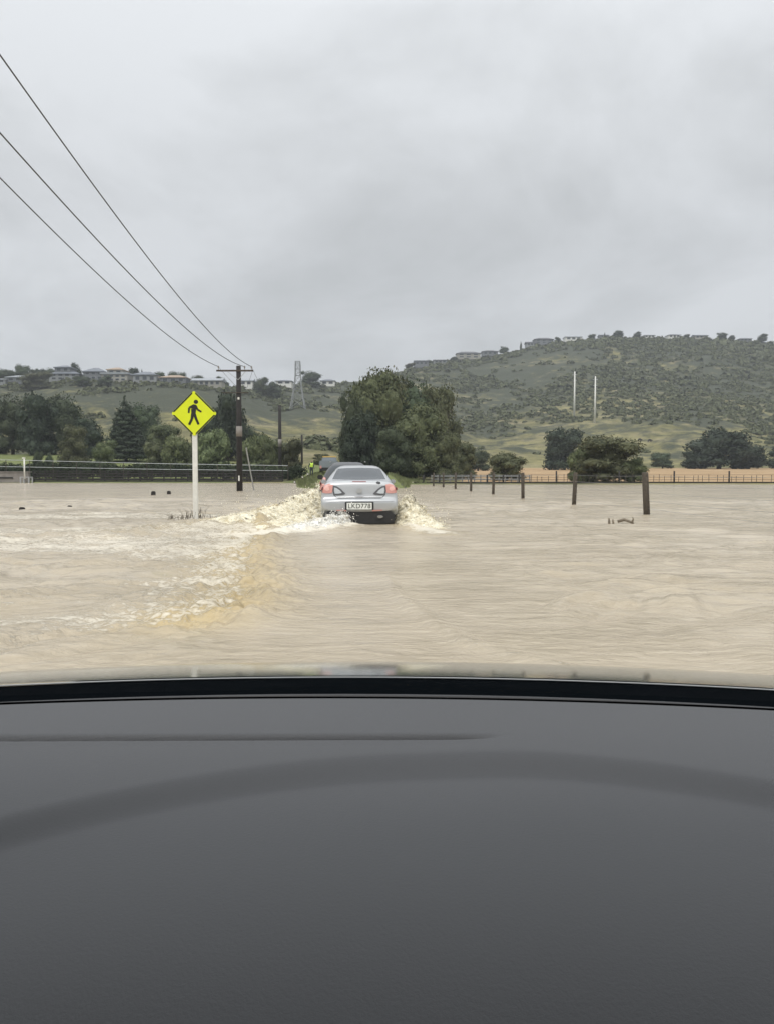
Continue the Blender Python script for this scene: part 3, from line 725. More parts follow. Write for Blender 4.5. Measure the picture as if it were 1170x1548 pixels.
# bonnet
_d = np.linspace(0, 1.0, 1001); _k = np.where(_d < .141, .227, np.where(_d < .33, 1.0, .25))
_s = .125 + np.concatenate([[0], np.cumsum((_k[1:] + _k[:-1]) / 2 * .001)]); _z = np.concatenate([[0], np.cumsum((_s[1:] + _s[:-1]) / 2 * .001)])
def bonnet(u, t):
    y0 = ybase(u) + .155; d = t * .98
    z = .9325 - float(np.interp(d, _d, _z)) - .010 * (u - X0) ** 2 - .30 * max(0, abs(u) - .70) ** 2
    pass
    return (u, y0 + d, z)
V, Fc = grid(bonnet, np.linspace(-.82, .82, 160), np.concatenate([np.linspace(0, .03, 8), np.linspace(.04, 1, 50)]))
n0 = len(V); nu = 160; last = n0 - nu
V += [(V[last + i][0], V[last + i][1] + .06, V[last + i][2] - .30) for i in range(nu)]; Fc += [(last + i, last + i + 1, n0 + i + 1, n0 + i) for i in range(nu - 1)]
m = Mat('bonnet_paint'); a = m.noise(14, 5)
m.color((.33, .355, .35)); m.set(Metallic=.85, Roughness=.10); m.bump(m.noise(30, 3), .02, .002); M['bonnet'] = m.m
bn = MB(); bn.v = V; bn.f = Fc; bn.build('bonnet', M['bonnet'], own, True)
ed = MB(); ed.tube([(x, ybase(x) + .151, .9312 - .010 * (x - X0) ** 2) for x in np.linspace(-.8, .8, 60)], .0009, 8)
ed.build('bonnet_edge', simple('edge', (.34, .35, .35), .45, .05, 5), own, True)
# front body, roof, pillars, doors, seats: they shade the dashboard
cab = simple('cabin_trim', (.10, .10, .105), .85, .1, 8)
fr_ = MB(); fr_.box((.02, 1.88, .42), (1.66, .22, .50)); fr_.box((-.78, 1.36, .34), (.12, 1.0, .55)); fr_.box((.82, 1.36, .34), (.12, 1.0, .55))
fr_.build('front_body', M['silver'], own, bevel=.04)
V, Fc = grid(lambda u, t: (u * (1 - .0),   .36 - 2.14 * t, 1.436 + .04 * math.sin(t * 3.14) - .06 * u * u), np.linspace(-.62, .62, 12), np.linspace(0, 1, 14))
k0 = len(V); V += [(a_, b_, c_ + .035) for a_, b_, c_ in V]; Fc += [tuple(i + k0 for i in q)[::-1] for q in Fc]
rf = MB(); rf.v = V; rf.f = Fc; rf.build('roof', cab, own)
for s in (-1, 1):
    MB().tube([(s * .78, .84, .93), (s * .70, .45, 1.16), (s * .63, .26, 1.42)], [.035, .03, .03], 8).build('pillar', cab, own, True)
    MB().tube([(s * .63, .26, 1.425), (s * .62, -1.0, 1.45), (s * .62, -1.75, 1.32)], .035, 8).build('roof_frame', cab, own, True)
    MB().box((s * .80, -.45, .60), (.08, 2.6, .62)).build('door', cab, own, bevel=.02)
    MB().box((s * .36, -.35, .52), (.5, .5, .16)).build('seat', cab, own, bevel=.05)
    MB().box((s * .36, -.68, .88), (.5, .14, .66), rx=.2).build('backrest', cab, own, bevel=.05)
MB().box((0, -1.8, .8), (1.5, .1, 1.05)).build('rear_panel', cab, own)
MB().box((0, -.5, .17), (1.6, 2.7, .06)).build('cabin_floor', cab, own)
MB().box((0, .86, .55), (1.5, .04, .7)).build('firewall', cab, own)

# ------------------------------------------------------------------ sign
sp0 = at(296, 786, 19.8)
sg = empty('pedestrian_sign', (sp0.x, 19.8, 0))
tag(sg, 'yellow diamond sign with a black walking figure on a white post', 'sign')
MB().box((0, .05, 1.05), (.125, .06, 2.55)).build('post', M['white_paint'], sg, bevel=.008)
zc = at(297, 625, 19.8).z; hd = .585
def rdia(h, r=.05, n=5):
    pts = []
    for k in range(4):
        q = k * math.pi / 2; c = (math.cos(q) * (h - r * 1.414), math.sin(q) * (h - r * 1.414))
        for j in range(n + 1):
            a_ = q - math.pi / 4 + j * math.pi / 2 / n; pts.append((c[0] + r * math.cos(a_), c[1] + r * math.sin(a_)))
    return pts
def shift(poly, dx=0, dz=0): return [(a + dx, b + dz) for a, b in poly]
MB().prism(shift(rdia(hd), 0, zc), 0, .02).build('sign_board', M['fluoro'], sg)
bd = MB(); outr = rdia(hd - .012); inn = rdia(hd - .055)
for k in range(4):
    q0 = k * math.pi / 2 + .10; q1 = (k + 1) * math.pi / 2 - .10
    c0 = lambda h, t: ((1 - t) * math.cos(k * math.pi / 2) * h + t * math.cos((k + 1) * math.pi / 2) * h, (1 - t) * math.sin(k * math.pi / 2) * h + t * math.sin((k + 1) * math.pi / 2) * h)
    p = [c0(hd - .004, .07), c0(hd - .004, .93), c0(hd - .050, .93), c0(hd - .050, .07)]
    bd.prism(shift(p, 0, zc), -.004, -.0005)
bd.build('border', M['sign_black'], sg)
K = .00378 * 1.0
def zp(x, y): return ((x - 347) * K, (424 - y) * K + zc)
fg = MB()
def stroke(pts, ws):
    for i in range(len(pts) - 1):
        (x0, z0), (x1, z1) = zp(*pts[i]), zp(*pts[i + 1]); d = math.hypot(x1 - x0, z1 - z0); nx, nz_ = -(z1 - z0) / d, (x1 - x0) / d
        a_, b_ = ws[i] * K / 2, ws[i + 1] * K / 2; y0 = -.006 - .0004 * len(fg.v) / 40
        fg.prism([(x0 + nx * a_, z0 + nz_ * a_), (x1 + nx * b_, z1 + nz_ * b_), (x1 - nx * b_, z1 - nz_ * b_), (x0 - nx * a_, z0 - nz_ * a_)], y0, -.0005)
hx, hz = zp(361, 346)
fg.prism([(hx + 15 * K * math.cos(q), hz + 14 * K * math.sin(q)) for q in np.linspace(0, 2 * math.pi, 16, endpoint=False)], -.005, -.0005)
stroke([(352, 364), (345, 395), (343, 430)], [20, 34, 28])
stroke([(346, 370), (315, 386), (311, 421)], [16, 14, 11])
stroke([(358, 372), (372, 399), (397, 413)], [15, 13, 11])
stroke([(338, 425), (332, 462), (313, 500)], [21, 17, 15])
stroke([(348, 425), (361, 460), (377, 498)], [21, 17, 15])
fg.build('walking_figure', M['sign_black'], sg)
for dz in (-.18, .2): MB().box((0, .085, zc + dz), (.16, .012, .04)).build('bracket', M['galv'], sg)

# ------------------------------------------------------------------ poles, wires
def pole(loc, h, r0, r1, label, arm=None, arm_z=None, group='power poles along the road', extra=False):
    o = empty('power_pole', loc); tag(o, label, 'power pole', group)
    MB().tube([(0, 0, -.8), (0, 0, h * .5), (0, 0, h)], [r0, (r0 + r1) / 2, r1], 14).build('pole', M['dark_wood'], o, True)
    if arm:
        MB().box((arm[0], -.14, arm_z), (arm[1], .10, .11)).build('crossarm', M['old_wood'], o, bevel=.01)
        for dx in arm[2]:
            MB().lathe([(.018, 0), (.018, .10), (.05, .12), (.055, .16), (.035, .19), (.05, .22), (.03, .27)], (dx, -.14, arm_z + .05), n=12).build('insulator', M['porcelain'], o, True)
    return o
p1x = at(363, 742, 51.5)
P1 = pole((p1x.x, 51.5, 0), 8.28, .21, .15, 'nearer wooden power pole with a crossarm, standing in the flood', (-.22, 2.45, (-1.3, -.02 + .45, .88)), 7.95, extra=True)
MB().box((-.2, -.17, 6.50), (1.75, .08, .05)).build('crossarm', M['old_wood'], P1, bevel=.01)
br = MB(); br.tube([(-.72, -.16, 7.9), (0, -.17, 7.35)], .018, 6); br.tube([(.5, -.16, 7.9), (0, -.17, 7.35)], .018, 6); br.build('brace', M['galv'], P1)
MB().tube([(0, 0, 3.62), (0, 0, 4.30)], .205, 14).build('metal_band', M['concrete'], P1, True)
MB().box((.0, -.215, .85), (.09, .02, .35)).build('marker', M['white_paint'], P1)
MB().box((.02, -.2, 6.12), (.12, .12, .16)).build('switch_box', M['white_paint'], P1, bevel=.02)
MB().tube([(.1, -.1, 7.2), (.55, -.1, 6.8), (.93, -.12, 7.9)], .012, 5).build('jumper_wire', M['wire'], P1, True)
p2 = at(424, 727, 104); P2 = pole((p2.x, 104, gz1(p2.x, 104) - .3), at(424, 615, 104).z + .1, .26, .20, 'second plain wooden power pole on the bank beyond the first')
MB().tube([(0, 0, 4.6), (0, 0, 5.6)], .25, 14).build('metal_band', M['concrete'], P2, True)
p3 = at(457, 712, 150); P3 = pole((p3.x, 150, gz1(p3.x, 150) - .3), at(457, 655, 150).z - gz1(p3.x, 150), .22, .18, 'farthest small wooden power pole before the green field')
# stay of the near pole
st = MB().tube([(p1x.x + .25, 52.6, 2.9), (p1x.x + .62, 53.6, -.2)], .045, 8).build('pole_stay', M['galv'])
tag(st, 'thin slanting grey stay beside the foot of the nearer power pole', 'stay')
wnames = [('leftmost of the three overhead power lines, lowest in the sky', -1.3), ('middle one of the three overhead power lines', .43), ('topmost of the three overhead power lines, ending at the right arm tip', .88)]
tgt = [[(335, 553, 51.3), (300, 541, 44), (0, 268, 16.0), ], [(362, 552, 51.3), (0, 200, 13.6)], [(384, 555, 51.3), (0, 82, 11.3)]]
# attach heights from the arm; sagging curve over a 59 m span to the previous pole behind the camera
for (lab, dx), (x0p, y0p) in zip(wnames, [(0, 268), (0, 200), (0, 82)]):
    A = Vector((p1x.x + dx, 51.36, 8.22)); slope = -.082
    # where the line crosses the left image edge
    uu = -585 / F
    # x = A.x + s*(51.36 - y); u*y*(~1) = x  -> y
    yy = (A.x - slope * 0 + (-slope) * 51.36) / ((uu) - slope) * 1.0
    yy = max(8, yy); Q = at(x0p, y0p, yy)
    # parabola through A and Q with fixed curvature
    c2 = .00178; L1 = A.y - Q.y
    pts = []
    for y in np.linspace(A.y, -8, 60):
        t = (A.y - y) / L1; z = A.z + (Q.z - A.z) * t - c2 * (A.y - y) * (L1 - (A.y - y)); x = A.x + (Q.x - A.x) * t
        pts.append((x, y, z))
    rad_ = [.010 + .00022 * max(0, p[1]) for p in pts]
    o = MB().tube(pts, rad_, 6).build('power_line', M['wire'], None, True); tag(o, lab, 'power line', 'overhead power lines')
for i, (dx, lab) in enumerate(((-1.3, 'faint far span of power line leaving the left end of the crossarm'), (.88, 'faint far span of power line leaving the right end of the crossarm'))):
    A = Vector((p1x.x + dx, 51.4, 8.2)); B = Vector((p2.x + dx * .4, 104, at(424, 616, 104).z))
    pts = [A.lerp(B, t) - Vector((0, 0, 4 * .9 * t * (1 - t))) for t in np.linspace(0, 1, 16)]
    o = MB().tube(pts, .012, 5).build('power_line', M['wire'], None, True); tag(o, lab, 'power line', 'power lines beyond the near pole')

# lattice pylon
q = at(451, 637, 385); zt = at(451, 546, 385).z; zb = gz1(q.x, 385); py_ = empty('pylon', (q.x, 385, zb)); H = zt - zb
tag(py_, 'grey steel lattice pylon on the hillside left of the big trees', 'pylon')
lv = [(0, 3.6), (.22, 2.7), (.42, 2.0), (.58, 1.5), (.70, 1.25), (.82, 1.2), (.92, 1.2), (1.0, 1.0)]
for sx in (-1, 1):
    for sy in (-1, 1):
        MB().tube([(sx * w, sy * w, t * H) for t, w in lv], .20, 5).build('leg', M['pylon_steel'], py_)
lt = MB()
for (t0, w0), (t1, w1) in zip(lv[:-1], lv[1:]):
    for (ax, ay, bx_, by_) in ((-1, -1, 1, -1), (1, -1, 1, 1), (1, 1, -1, 1), (-1, 1, -1, -1)):
        lt.tube([(ax * w0, ay * w0, t0 * H), (bx_ * w1, by_ * w1, t1 * H)], .085, 4); lt.tube([(bx_ * w0, by_ * w0, t0 * H), (ax * w1, ay * w1, t1 * H)], .085, 4)
        lt.tube([(ax * w1, ay * w1, t1 * H), (bx_ * w1, by_ * w1, t1 * H)], .07, 4)
lt.build('lattice', M['pylon_steel'], py_)
for t in (.99, .84, .70): MB().box((0, 0, t * H), (2.8, .25, .25)).build('crossarm', M['pylon_steel'], py_)
# white masts on the hill
for px, pt, pb, lab in ((866, 563, 632, 'left one of the two tall white poles on the grassy hillside'), (897, 570, 640, 'right one of the two tall white poles on the grassy hillside')):
    q = at(px, pb, 450)
    # slide along the view ray until it meets the slope
    ys_ = np.linspace(260, 640, 400); xs = (px - 585) / F * ys_; g = gz(xs, ys_); v_ = CAMH + (715 - pb) / F * ys_
    k = int(np.argmin(np.abs(g - v_))); X, Y = xs[k], ys_[k]; Z = g[k]; Ht = CAMH + (715 - pt) / F * Y - Z
    o = empty('white_pole', (X, Y, Z)); tag(o, lab, 'pole', 'white poles on the hillside')
    MB().tube([(0, 0, -1), (0, 0, Ht)], [.62 * Y / 450, .32 * Y / 450], 12).build('pole', M['white_paint'], o, True)
    MB().box((0, 0, Ht * .93), (2.6, .3, .3)).build('crossarm', M['galv'], o)
    MB().box((0, 0, Ht * .80), (2.0, .3, .3)).build('crossarm', M['galv'], o)

# ------------------------------------------------------------------ fences
def post_mesh(r, h): return MB().tube([(0, 0, -.6), (0, 0, h * .97), (0, 0, h)], [r, r * .95, r * .85], 9)
flist = [(977, 778), (867, 763), (790, 754), (745, 747), (711.5, 742.5), (688, 739), (670, 736.5), (655, 734.8)]
rfn = empty('wire_fence', (0, 0, 0)); tag(rfn, 'row of wooden posts with thin wires standing in the flood on the right', 'fence')
fpos = []
for i, (px, pb) in enumerate(flist):
    Y = CAMH * F / (pb - 715); q = at(px, pb, Y); fpos.append((q.x, Y))
    tilt = [-.07, .05, -.02, .03, 0, .02, -.01, .02][i]
    m_b = post_mesh(.082 if i else .095, 1.22); o = m_b.build('post', M['post_wood'], rfn, True); o.location = (q.x, Y, 0); o.rotation_euler = (0, tilt * .8, 0)
nx_ = (fpos[0][0] + (fpos[0][0] - fpos[1][0]), fpos[0][1] - (fpos[1][1] - fpos[0][1])); fp2 = [nx_] + fpos
o = post_mesh(.09, 1.2).build('post', M['post_wood'], rfn, True); o.location = (nx_[0], nx_[1], 0)
for hz in (1.12, .88, .64, .40, .18):
    pts = []
    for (a, b) in zip(fp2[:-1], fp2[1:]):
        for t in np.linspace(0, 1, 6)[:-1]: pts.append((a[0] + (b[0] - a[0]) * t, a[1] + (b[1] - a[1]) * t, hz - .10 * t * (1 - t)))
    pts.append((fp2[-1][0], fp2[-1][1], hz)); MB().tube(pts, .0035, 4).build('wire', M['fence_wire'], rfn)
# far wire fence at the foot of the crop field
ff = empty('wire_fence', (0, 0, 0)); tag(ff, 'far post and wire fence along the foot of the tan crop field', 'fence')
for i, px in enumerate(list(range(640, 790, 24)) + [840, 935, 1018, 1101, 1184, 1260]):
    Y = 82; X = (px - 585) / F * Y; tall = px in (840, 935, 1018, 1101)
    h = (at(px, 712, Y).z if tall else at(px, 718, Y).z); MB().tube([(0, 0, -.5), (0, 0, h)], .085, 7).build('post', M['dark_wood'], ff, True).location = (X, Y, 0)
for k, px in enumerate(np.linspace(800, 1240, 46)):
    Y = 82.1; X = (px + random.uniform(-3, 3) - 585) / F * Y; h = random.uniform(.7, 1.0) + .1
    MB().tube([(0, 0, -.3), (random.uniform(-.05, .05), 0, h)], .028, 5).build('dropper', M['post_wood'], ff).location = (X, Y, 0)
for hz in (.25, .5, .75, 1.0):
    MB().tube([((630 - 585) / F * 82, 82, hz), ((1300 - 585) / F * 82, 82, hz)], .014, 4).build('wire', M['dark_wood'], ff)
MB().box((at(970, 733, 82).x, 82.3, .08), (50, .3, .30)).build('bottom_board', M['dark_wood'], ff)
# white rail fence below the trees
wf = empty('rail_fence', (0, 0, 0)); tag(wf, 'low pale rail fence at the foot of the big trees', 'fence')
X0_, X1_ = (652 - 585) / F * 86, (800 - 585) / F * 86
for t in np.linspace(0, 1, 17): MB().box((X0_ + (X1_ - X0_) * t, 86, .42), (.12, .10, 1.1)).build('post', M['concrete'], wf)
for hz in (.86, .50): MB().box(((X0_ + X1_) / 2, 85.93, hz), (X1_ - X0_, .05, .12)).build('rail', M['pale_wall'], wf)
# left: dark rail fence, hedge, wire, yard wall, standpipe
lf = empty('timber_fence', (0, 0, 0)); tag(lf, 'long dark timber rail fence at the left edge of the flood', 'fence')
YL = 95.0; xa, xb = (52 - 585) / F * YL, (428 - 585) / F * YL
for t in np.linspace(0, 1, 22): MB().box((xa + (xb - xa) * t, YL, .70), (.16, .14, 1.6)).build('post', M['dark_wood'], lf)
for hz, hh in ((1.42, .10), (1.12, .20), (.78, .22), (.42, .24), (.10, .30)):
    MB().box(((xa + xb) / 2, YL - .10, hz), (xb - xa, .05, hh)).build('rail', M['dark_wood'], lf)
hw = empty('wire_fence', (0, 0, 0)); tag(hw, 'tall pale wire fence in front of the dark hedge on the left', 'fence')
wa, wb = (-60 - 585) / F * 97, (436 - 585) / F * 97
def ztop_l(x): return at(585 + x * F / 97, np.interp(585 + x * F / 97, [0, 240, 436], [695, 701, 704]), 97).z
for t in np.linspace(0, 1, 15):
    x = wa + (wb - wa) * t; MB().tube([(x, 97, -.3), (x, 97, ztop_l(x))], .045, 6).build('post', M['old_wood'], hw)
for k in (1.0, .70): MB().tube([(x, 97, ztop_l(x) * k) for x in np.linspace(wa, wb, 12)], .035, 4).build('wire', M['galv'], hw)
yw = empty('yard_wall', ((10 - 585) / F * 94, 94, 0)); tag(yw, 'low grey brown concrete wall at the left edge of the photo', 'wall')
MB().box((-1.2, 0, .55), (8.2, .5, 1.45)).build('wall', M['concrete'], yw, bevel=.03)
MB().box((-2.2, -.28, .62), (6.4, .1, .16)).build('slot', M['sign_black'], yw)
MB().box((-1.2, 0, 1.32), (8.5, .7, .12)).build('coping', M['concrete'], yw, bevel=.02)
gs = empty('standpipe', ((38.5 - 585) / F * 92.5, 92.5, 0)); tag(gs, 'thin white upright pipe on a small square frame at the water edge', 'pipe')
MB().tube([(0, 0, .5), (0, 0, 2.95)], .085, 10).build('pipe', M['white_paint'], gs, True)
MB().box((-.05, 0, 2.98), (.36, .2, .14)).build('pipe_head', M['white_paint'], gs, bevel=.02)
fm_ = MB(); fm_.box((-.5, 0, .3), (.13, .13, .9)); fm_.box((.5, 0, .3), (.13, .13, .9)); fm_.box((0, 0, .70), (1.13, .12, .10)); fm_.box((0, .9, .70), (1.13, .12, .10)); fm_.box((-.5, .9, .3), (.13, .13, .9)); fm_.box((.5, .9, .3), (.13, .13, .9))
fm_.build('frame', M['galv'], gs)
# short posts on the verge
for i, (px, pt, pb, Y, lab) in enumerate(((446, 704, 719, 88, 'leftmost short grey post on the green verge'), (458, 703, 718, 89, 'short grey post on the verge between its two neighbours'), (466, 706, 719, 87, 'short grey post on the verge nearest the worker'))):
    X = (px - 585) / F * Y; z0 = gz1(X, Y); o = empty('verge_post', (X, Y, z0)); tag(o, lab, 'post', 'short posts on the verge')
    MB().box((0, 0, .4), (.2, .2, 1.0)).build('post', M['old_wood'], o, bevel=.02); MB().box((0, -.11, .72), (.14, .02, .16)).build('reflector', M['white_paint'], o)
# floating debris left
for px, py, w, hh, lab in ((34, 769, 9, 4.5, 'dark block poking out of the water, nearest the left photo edge'), (106, 765.5, 7, 2.8, 'small flat dark block in the water, second from the left'),
                           (232.5, 745.5, 7, 6, 'dark stump in the water, larger of the pair left of the white sign post'), (256, 744.5, 6, 5, 'smaller dark stump in the water close to the white sign post')):
    Y = CAMH * F / (py + hh / 2 - 715); q = at(px, py, Y); w_m = w / F * Y; h_m = hh / F * Y
    o = MB().box((0, 0, h_m / 2 - .05), (w_m, w_m * .7, h_m + .1), rz=.3, ry=.06, taper=.9).build('stump', M['dark_wood'], None, bevel=w_m * .12); o.location = (q.x, Y, 0)
    tag(o, lab, 'stump', 'dark stumps in the flood')
# driftwood by the fence post
dw = empty('driftwood', (at(937, 792, 18.2).x, 18.2, 0)); tag(dw, 'pale broken branch lying in the water below the nearest fence post', 'driftwood')
MB().tube([(-.05, .05, .05), (.1, 0, .10), (.28, -.12, .02)], [.035, .04, .02], 7).build('branch', M['mud_wood'], dw, True)
MB().tube([(-.26, .0, -.05), (-.27, .0, .14)], [.035, .022], 7).build('branch', M['mud_wood'], dw, True)
MB().tube([(-.14, .05, -.05), (-.17, .04, .10)], [.03, .018], 7).build('branch', M['mud_wood'], dw, True)
MB().tube([(.22, -.1, -.03), (.27, -.12, .12), (.25, -.1, .17)], [.03, .02, .008], 6).build('branch', M['mud_wood'], dw, True)
# drowned weeds round the sign post
wd = MB(); rr = random.Random(3)
for i in range(70):
    x = rr.gauss(-.28, .36); y = rr.gauss(0, .25); h = rr.uniform(.04, .2) * (1.7 if abs(x) < .3 else .8); b = rr.uniform(-.2, .2)
    wd.tube([(x, y, -.05), (x + b * .4, y, h * .7), (x + b, y + rr.uniform(-.1, .1), h)], [.006, .005, .002], 4)
o = wd.build('drowned_weeds', M['twig']); o.location = (sp0.x, 19.9, 0); tag(o, 'thin drowned weed stalks around the foot of the sign post', 'weeds', kind='stuff')

# ------------------------------------------------------------------ worker in a bright vest
X, Y = (471.5 - 585) / F * 76, 76.0; wz = gz1(X, Y)
wk = empty('person', (X, Y, wz), .5); tag(wk, 'person in a bright yellow vest standing on the verge left of the cars', 'person')
def skin(name, verts, edges, radii, mat, parent, sub=2):
    me = bpy.data.meshes.new(name); me.from_pydata(verts, edges, []); me.update()
    o = mobj(name, me, mat, parent); o.modifiers.new('k', 'SKIN'); sd_ = me.skin_vertices[0].data
    for i, r_ in enumerate(radii): sd_[i].radius = (r_[0], r_[1]) if isinstance(r_, tuple) else (r_, r_)
    sd_[0].use_root = True
    m2 = o.modifiers.new('s', 'SUBSURF'); m2.levels = sub; m2.render_levels = sub
    bpy.context.view_layer.update(); me2 = evalmesh(o); o.modifiers.clear(); o.data = me2
    me2.polygons.foreach_set('use_smooth', [True] * len(me2.polygons)); me2.materials.clear(); me2.materials.append(mat); return o
skinm = simple('skin', (.42, .26, .19), .6, .05, 10); trou = simple('trousers', (.03, .035, .05), .9, .1, 10); vest = simple('vest', (.62, .85, .10), .6, .06, 8)
hair = simple('hair', (.03, .022, .018), .8, .2, 20)
bvs = [(0, 0, .95), (0, 0, 1.15), (0, 0, 1.38), (0, 0, 1.50), (0, -.01, 1.60), (0, -.01, 1.70),
       (.10, 0, .90), (.12, .02, .48), (.13, .03, .08), (.13, -.12, .03), (-.10, 0, .90), (-.13, -.03, .48), (-.15, -.02, .08), (-.15, -.17, .03),
       (.19, 0, 1.40), (.25, .02, 1.12), (.22, -.14, .92), (.21, -.2, .84), (-.19, 0, 1.40), (-.27, .02, 1.12), (-.30, -.08, .90), (-.30, -.12, .82)]
bes = [(0, 1), (1, 2), (2, 3), (3, 4), (4, 5), (0, 6), (6, 7), (7, 8), (8, 9), (0, 10), (10, 11), (11, 12), (12, 13), (2, 14), (14, 15), (15, 16), (16, 17), (2, 18), (18, 19), (19, 20), (20, 21)]
brd = [(.16, .11), (.14, .10), (.17, .11), .055, .085, .08, .09, .062, .042, .045, .09, .062, .042, .045, .06, .045, .034, .038, .06, .045, .034, .038]
skin('body', bvs, bes, brd, trou, wk)
skin('vest', [(0, 0, .98), (0, 0, 1.2), (0, 0, 1.42), (.15, 0, 1.41), (-.15, 0, 1.41)], [(0, 1), (1, 2), (2, 3), (2, 4)], [(.19, .135), (.18, .13), (.17, .13), (.09, .09), (.09, .09)], vest, wk)
skin('head', [(0, -.01, 1.56), (0, -.012, 1.62), (0, -.01, 1.69)], [(0, 1), (1, 2)], [.07, .088, .078], skinm, wk)
skin('hair', [(0, .015, 1.64), (0, .01, 1.71)], [(0, 1)], [.092, .080], hair, wk)

# ------------------------------------------------------------------ trees
def leaf_cloud(lobes, n, size, seed, droop=0., cone=False, gaps=.55):
    r2 = np.random.default_rng(seed); lobes = np.array(lobes, float)
    w = (lobes[:, 3] * lobes[:, 4] + lobes[:, 3] * lobes[:, 5] + lobes[:, 4] * lobes[:, 5]); w /= w.sum()
    idx = r2.choice(len(lobes), n, p=w); d = r2.normal(size=(n, 3)); d /= np.linalg.norm(d, axis=1)[:, None]
    # clumps: pull directions toward random cluster centres so the crown has bunches and gaps
    cl = r2.normal(size=(len(lobes), 26, 3)); cl /= np.linalg.norm(cl, axis=2)[:, :, None]
    ci = r2.integers(0, 26, n); c = cl[idx, ci]; mixw = r2.uniform(.15, .6, n)[:, None]
    d = d * mixw + c * (1 - mixw) * gaps + d * (1 - gaps) * (1 - mixw); d /= np.linalg.norm(d, axis=1)[:, None]
    bumpr = (.78 + .38 * r2.random((len(lobes), 26)))[idx, ci]
    rad = np.minimum(bumpr, 1.06) * (1 - .30 * r2.random(n) ** 1.6)
    p = lobes[idx, :3] + d * lobes[idx, 3:6] * rad[:, None]
    nrm = d * .8 + r2.normal(size=(n, 3)) * .7; nrm[:, 2] += .15; nrm /= np.linalg.norm(nrm, axis=1)[:, None]
    t = np.cross(nrm, r2.normal(size=(n, 3))); t /= np.linalg.norm(t, axis=1)[:, None]
    if droop: t = t * (1 - droop) + np.array([0, 0, -1.]) * droop; t /= np.linalg.norm(t, axis=1)[:, None]
    b = np.cross(nrm, t); s = size * r2.uniform(.5, 1.3, n)[:, None]
    el = 1.0 + 1.2 * droop
    v = np.stack([p - t * s * el * .9, p + b * s * .55 - t * s * .1, p + t * s * el, p - b * s * .55 + t * s * .15], 1).reshape(-1, 3)
    f = np.arange(n * 4).reshape(-1, 4); return v, f
def cores(lobes, k=.80, seed=0):
    """dense inner foliage mass: lumpy, reaches close under the outer leaves"""
    vs, fs = [], []; n = 0; bm = bmesh.new(); bmesh.ops.create_icosphere(bm, subdivisions=3, radius=1)
    base = np.array([v.co[:] for v in bm.verts]); tri = np.array([[v.index for v in f.verts] for f in bm.faces]); bm.free()
    for i, l in enumerate(lobes):
        nz = fbm(base[:, 0] * 2.2 + i * 7 + seed, base[:, 1] * 2.2 + base[:, 2] * 1.7, 3, 60)
        q = base * (k * (.72 + .5 * nz))[:, None] * np.array(l[3:6]) + np.array(l[:3]); vs.append(q); fs.append(tri + n); n += len(q)
    v = np.vstack(vs); f = np.vstack(fs); return v, np.hstack([f, f[:, 2:3]])
def crown_mesh(name, lobes, n, size, seed, mat, droop=0., gaps=.55, k=.66):
    v, f = leaf_cloud(lobes, n, size, seed, droop, gaps=gaps); cv, cf = cores(lobes, k, seed)
    me = bpy.data.meshes.new(name)
    faces = f.tolist() + [(a + len(v), b + len(v), c + len(v)) for a, b, c, _ in cf.tolist()]
    me.from_pydata(np.vstack([v, cv]).tolist(), [], faces); me.update(); me.materials.append(M[mat]); return me
def rlobes(seed, n, w, h, base=.12, flat=1.):
    """n lobes filling an unevenly domed outline of half-width w, height h"""
    r_ = random.Random(seed); out_ = [(0, 0, h * .55, w * .62, w * .62, h * .40)]
    for i in range(n):
        q = r_.uniform(0, 6.28); zr = r_.uniform(base + .12, .84); prof = math.sin(math.pi * min(1, (zr - base + .18) / 1.16)) ** .6
        rr_ = w * prof * r_.uniform(.35, .72); s = w * r_.uniform(.26, .46)
        out_.append((rr_ * math.cos(q), rr_ * math.sin(q), h * zr, s, s, s * r_.uniform(.7, 1.05) * flat))
    for i in range(7):
        q = i * .9 + r_.random() * .5; s = w * r_.uniform(.30, .42); out_.append((w * .55 * math.cos(q), w * .55 * math.sin(q), h * r_.uniform(.10, .24), s, s, s * .75))
    return out_
ARCH = {}
def arch(kind):
    if kind in ARCH: return ARCH[kind]
    k, v = kind
    if k == 'round': me = crown_mesh('crown', rlobes(10 + v, 15, .5, 1.), 7500, .022, 100 + v, 'dark_leaf')
    if k == 'blue': me = crown_mesh('crown', rlobes(20 + v, 12, .5, .98), 4600, .031, 110 + v, 'blue_leaf')
    if k == 'mid': me = crown_mesh('crown', rlobes(30 + v, 16, .5, 1.), 8000, .022, 120 + v, 'mid_leaf')
    if k == 'olive': me = crown_mesh('crown', rlobes(40 + v, 15, .5, 1.), 8000, .022, 130 + v, 'olive_leaf')
    if k == 'willow': me = crown_mesh('crown', rlobes(50 + v, 14, .52, .96, .0), 5200, .032, 140 + v, 'willow_leaf', .5)
    if k == 'bush': me = crown_mesh('crown', rlobes(60 + v, 9, .5, .86, -.05), 2200, .035, 150 + v, 'scrub_leaf')
    if k == 'conifer':
        lb = []; r_ = random.Random(v)
        for i in range(15):
            z = .10 + .84 * i / 14; w = .5 * (1 - (i / 14.)) ** .8 + .035
            for j in range(5 if i < 11 else 2):
                q = j * 1.257 + i * 1.9; s = w * r_.uniform(.36, .52); lb.append((w * .52 * math.cos(q), w * .52 * math.sin(q), z - .03 * r_.random(), s * 1.15, s * 1.15, .05))
        lb.append((0, 0, .5, .2, .2, .42)); me = crown_mesh('crown', lb, 7000, .022, 160 + v, 'blue_leaf', .15, k=.7)
    ARCH[kind] = me; return me
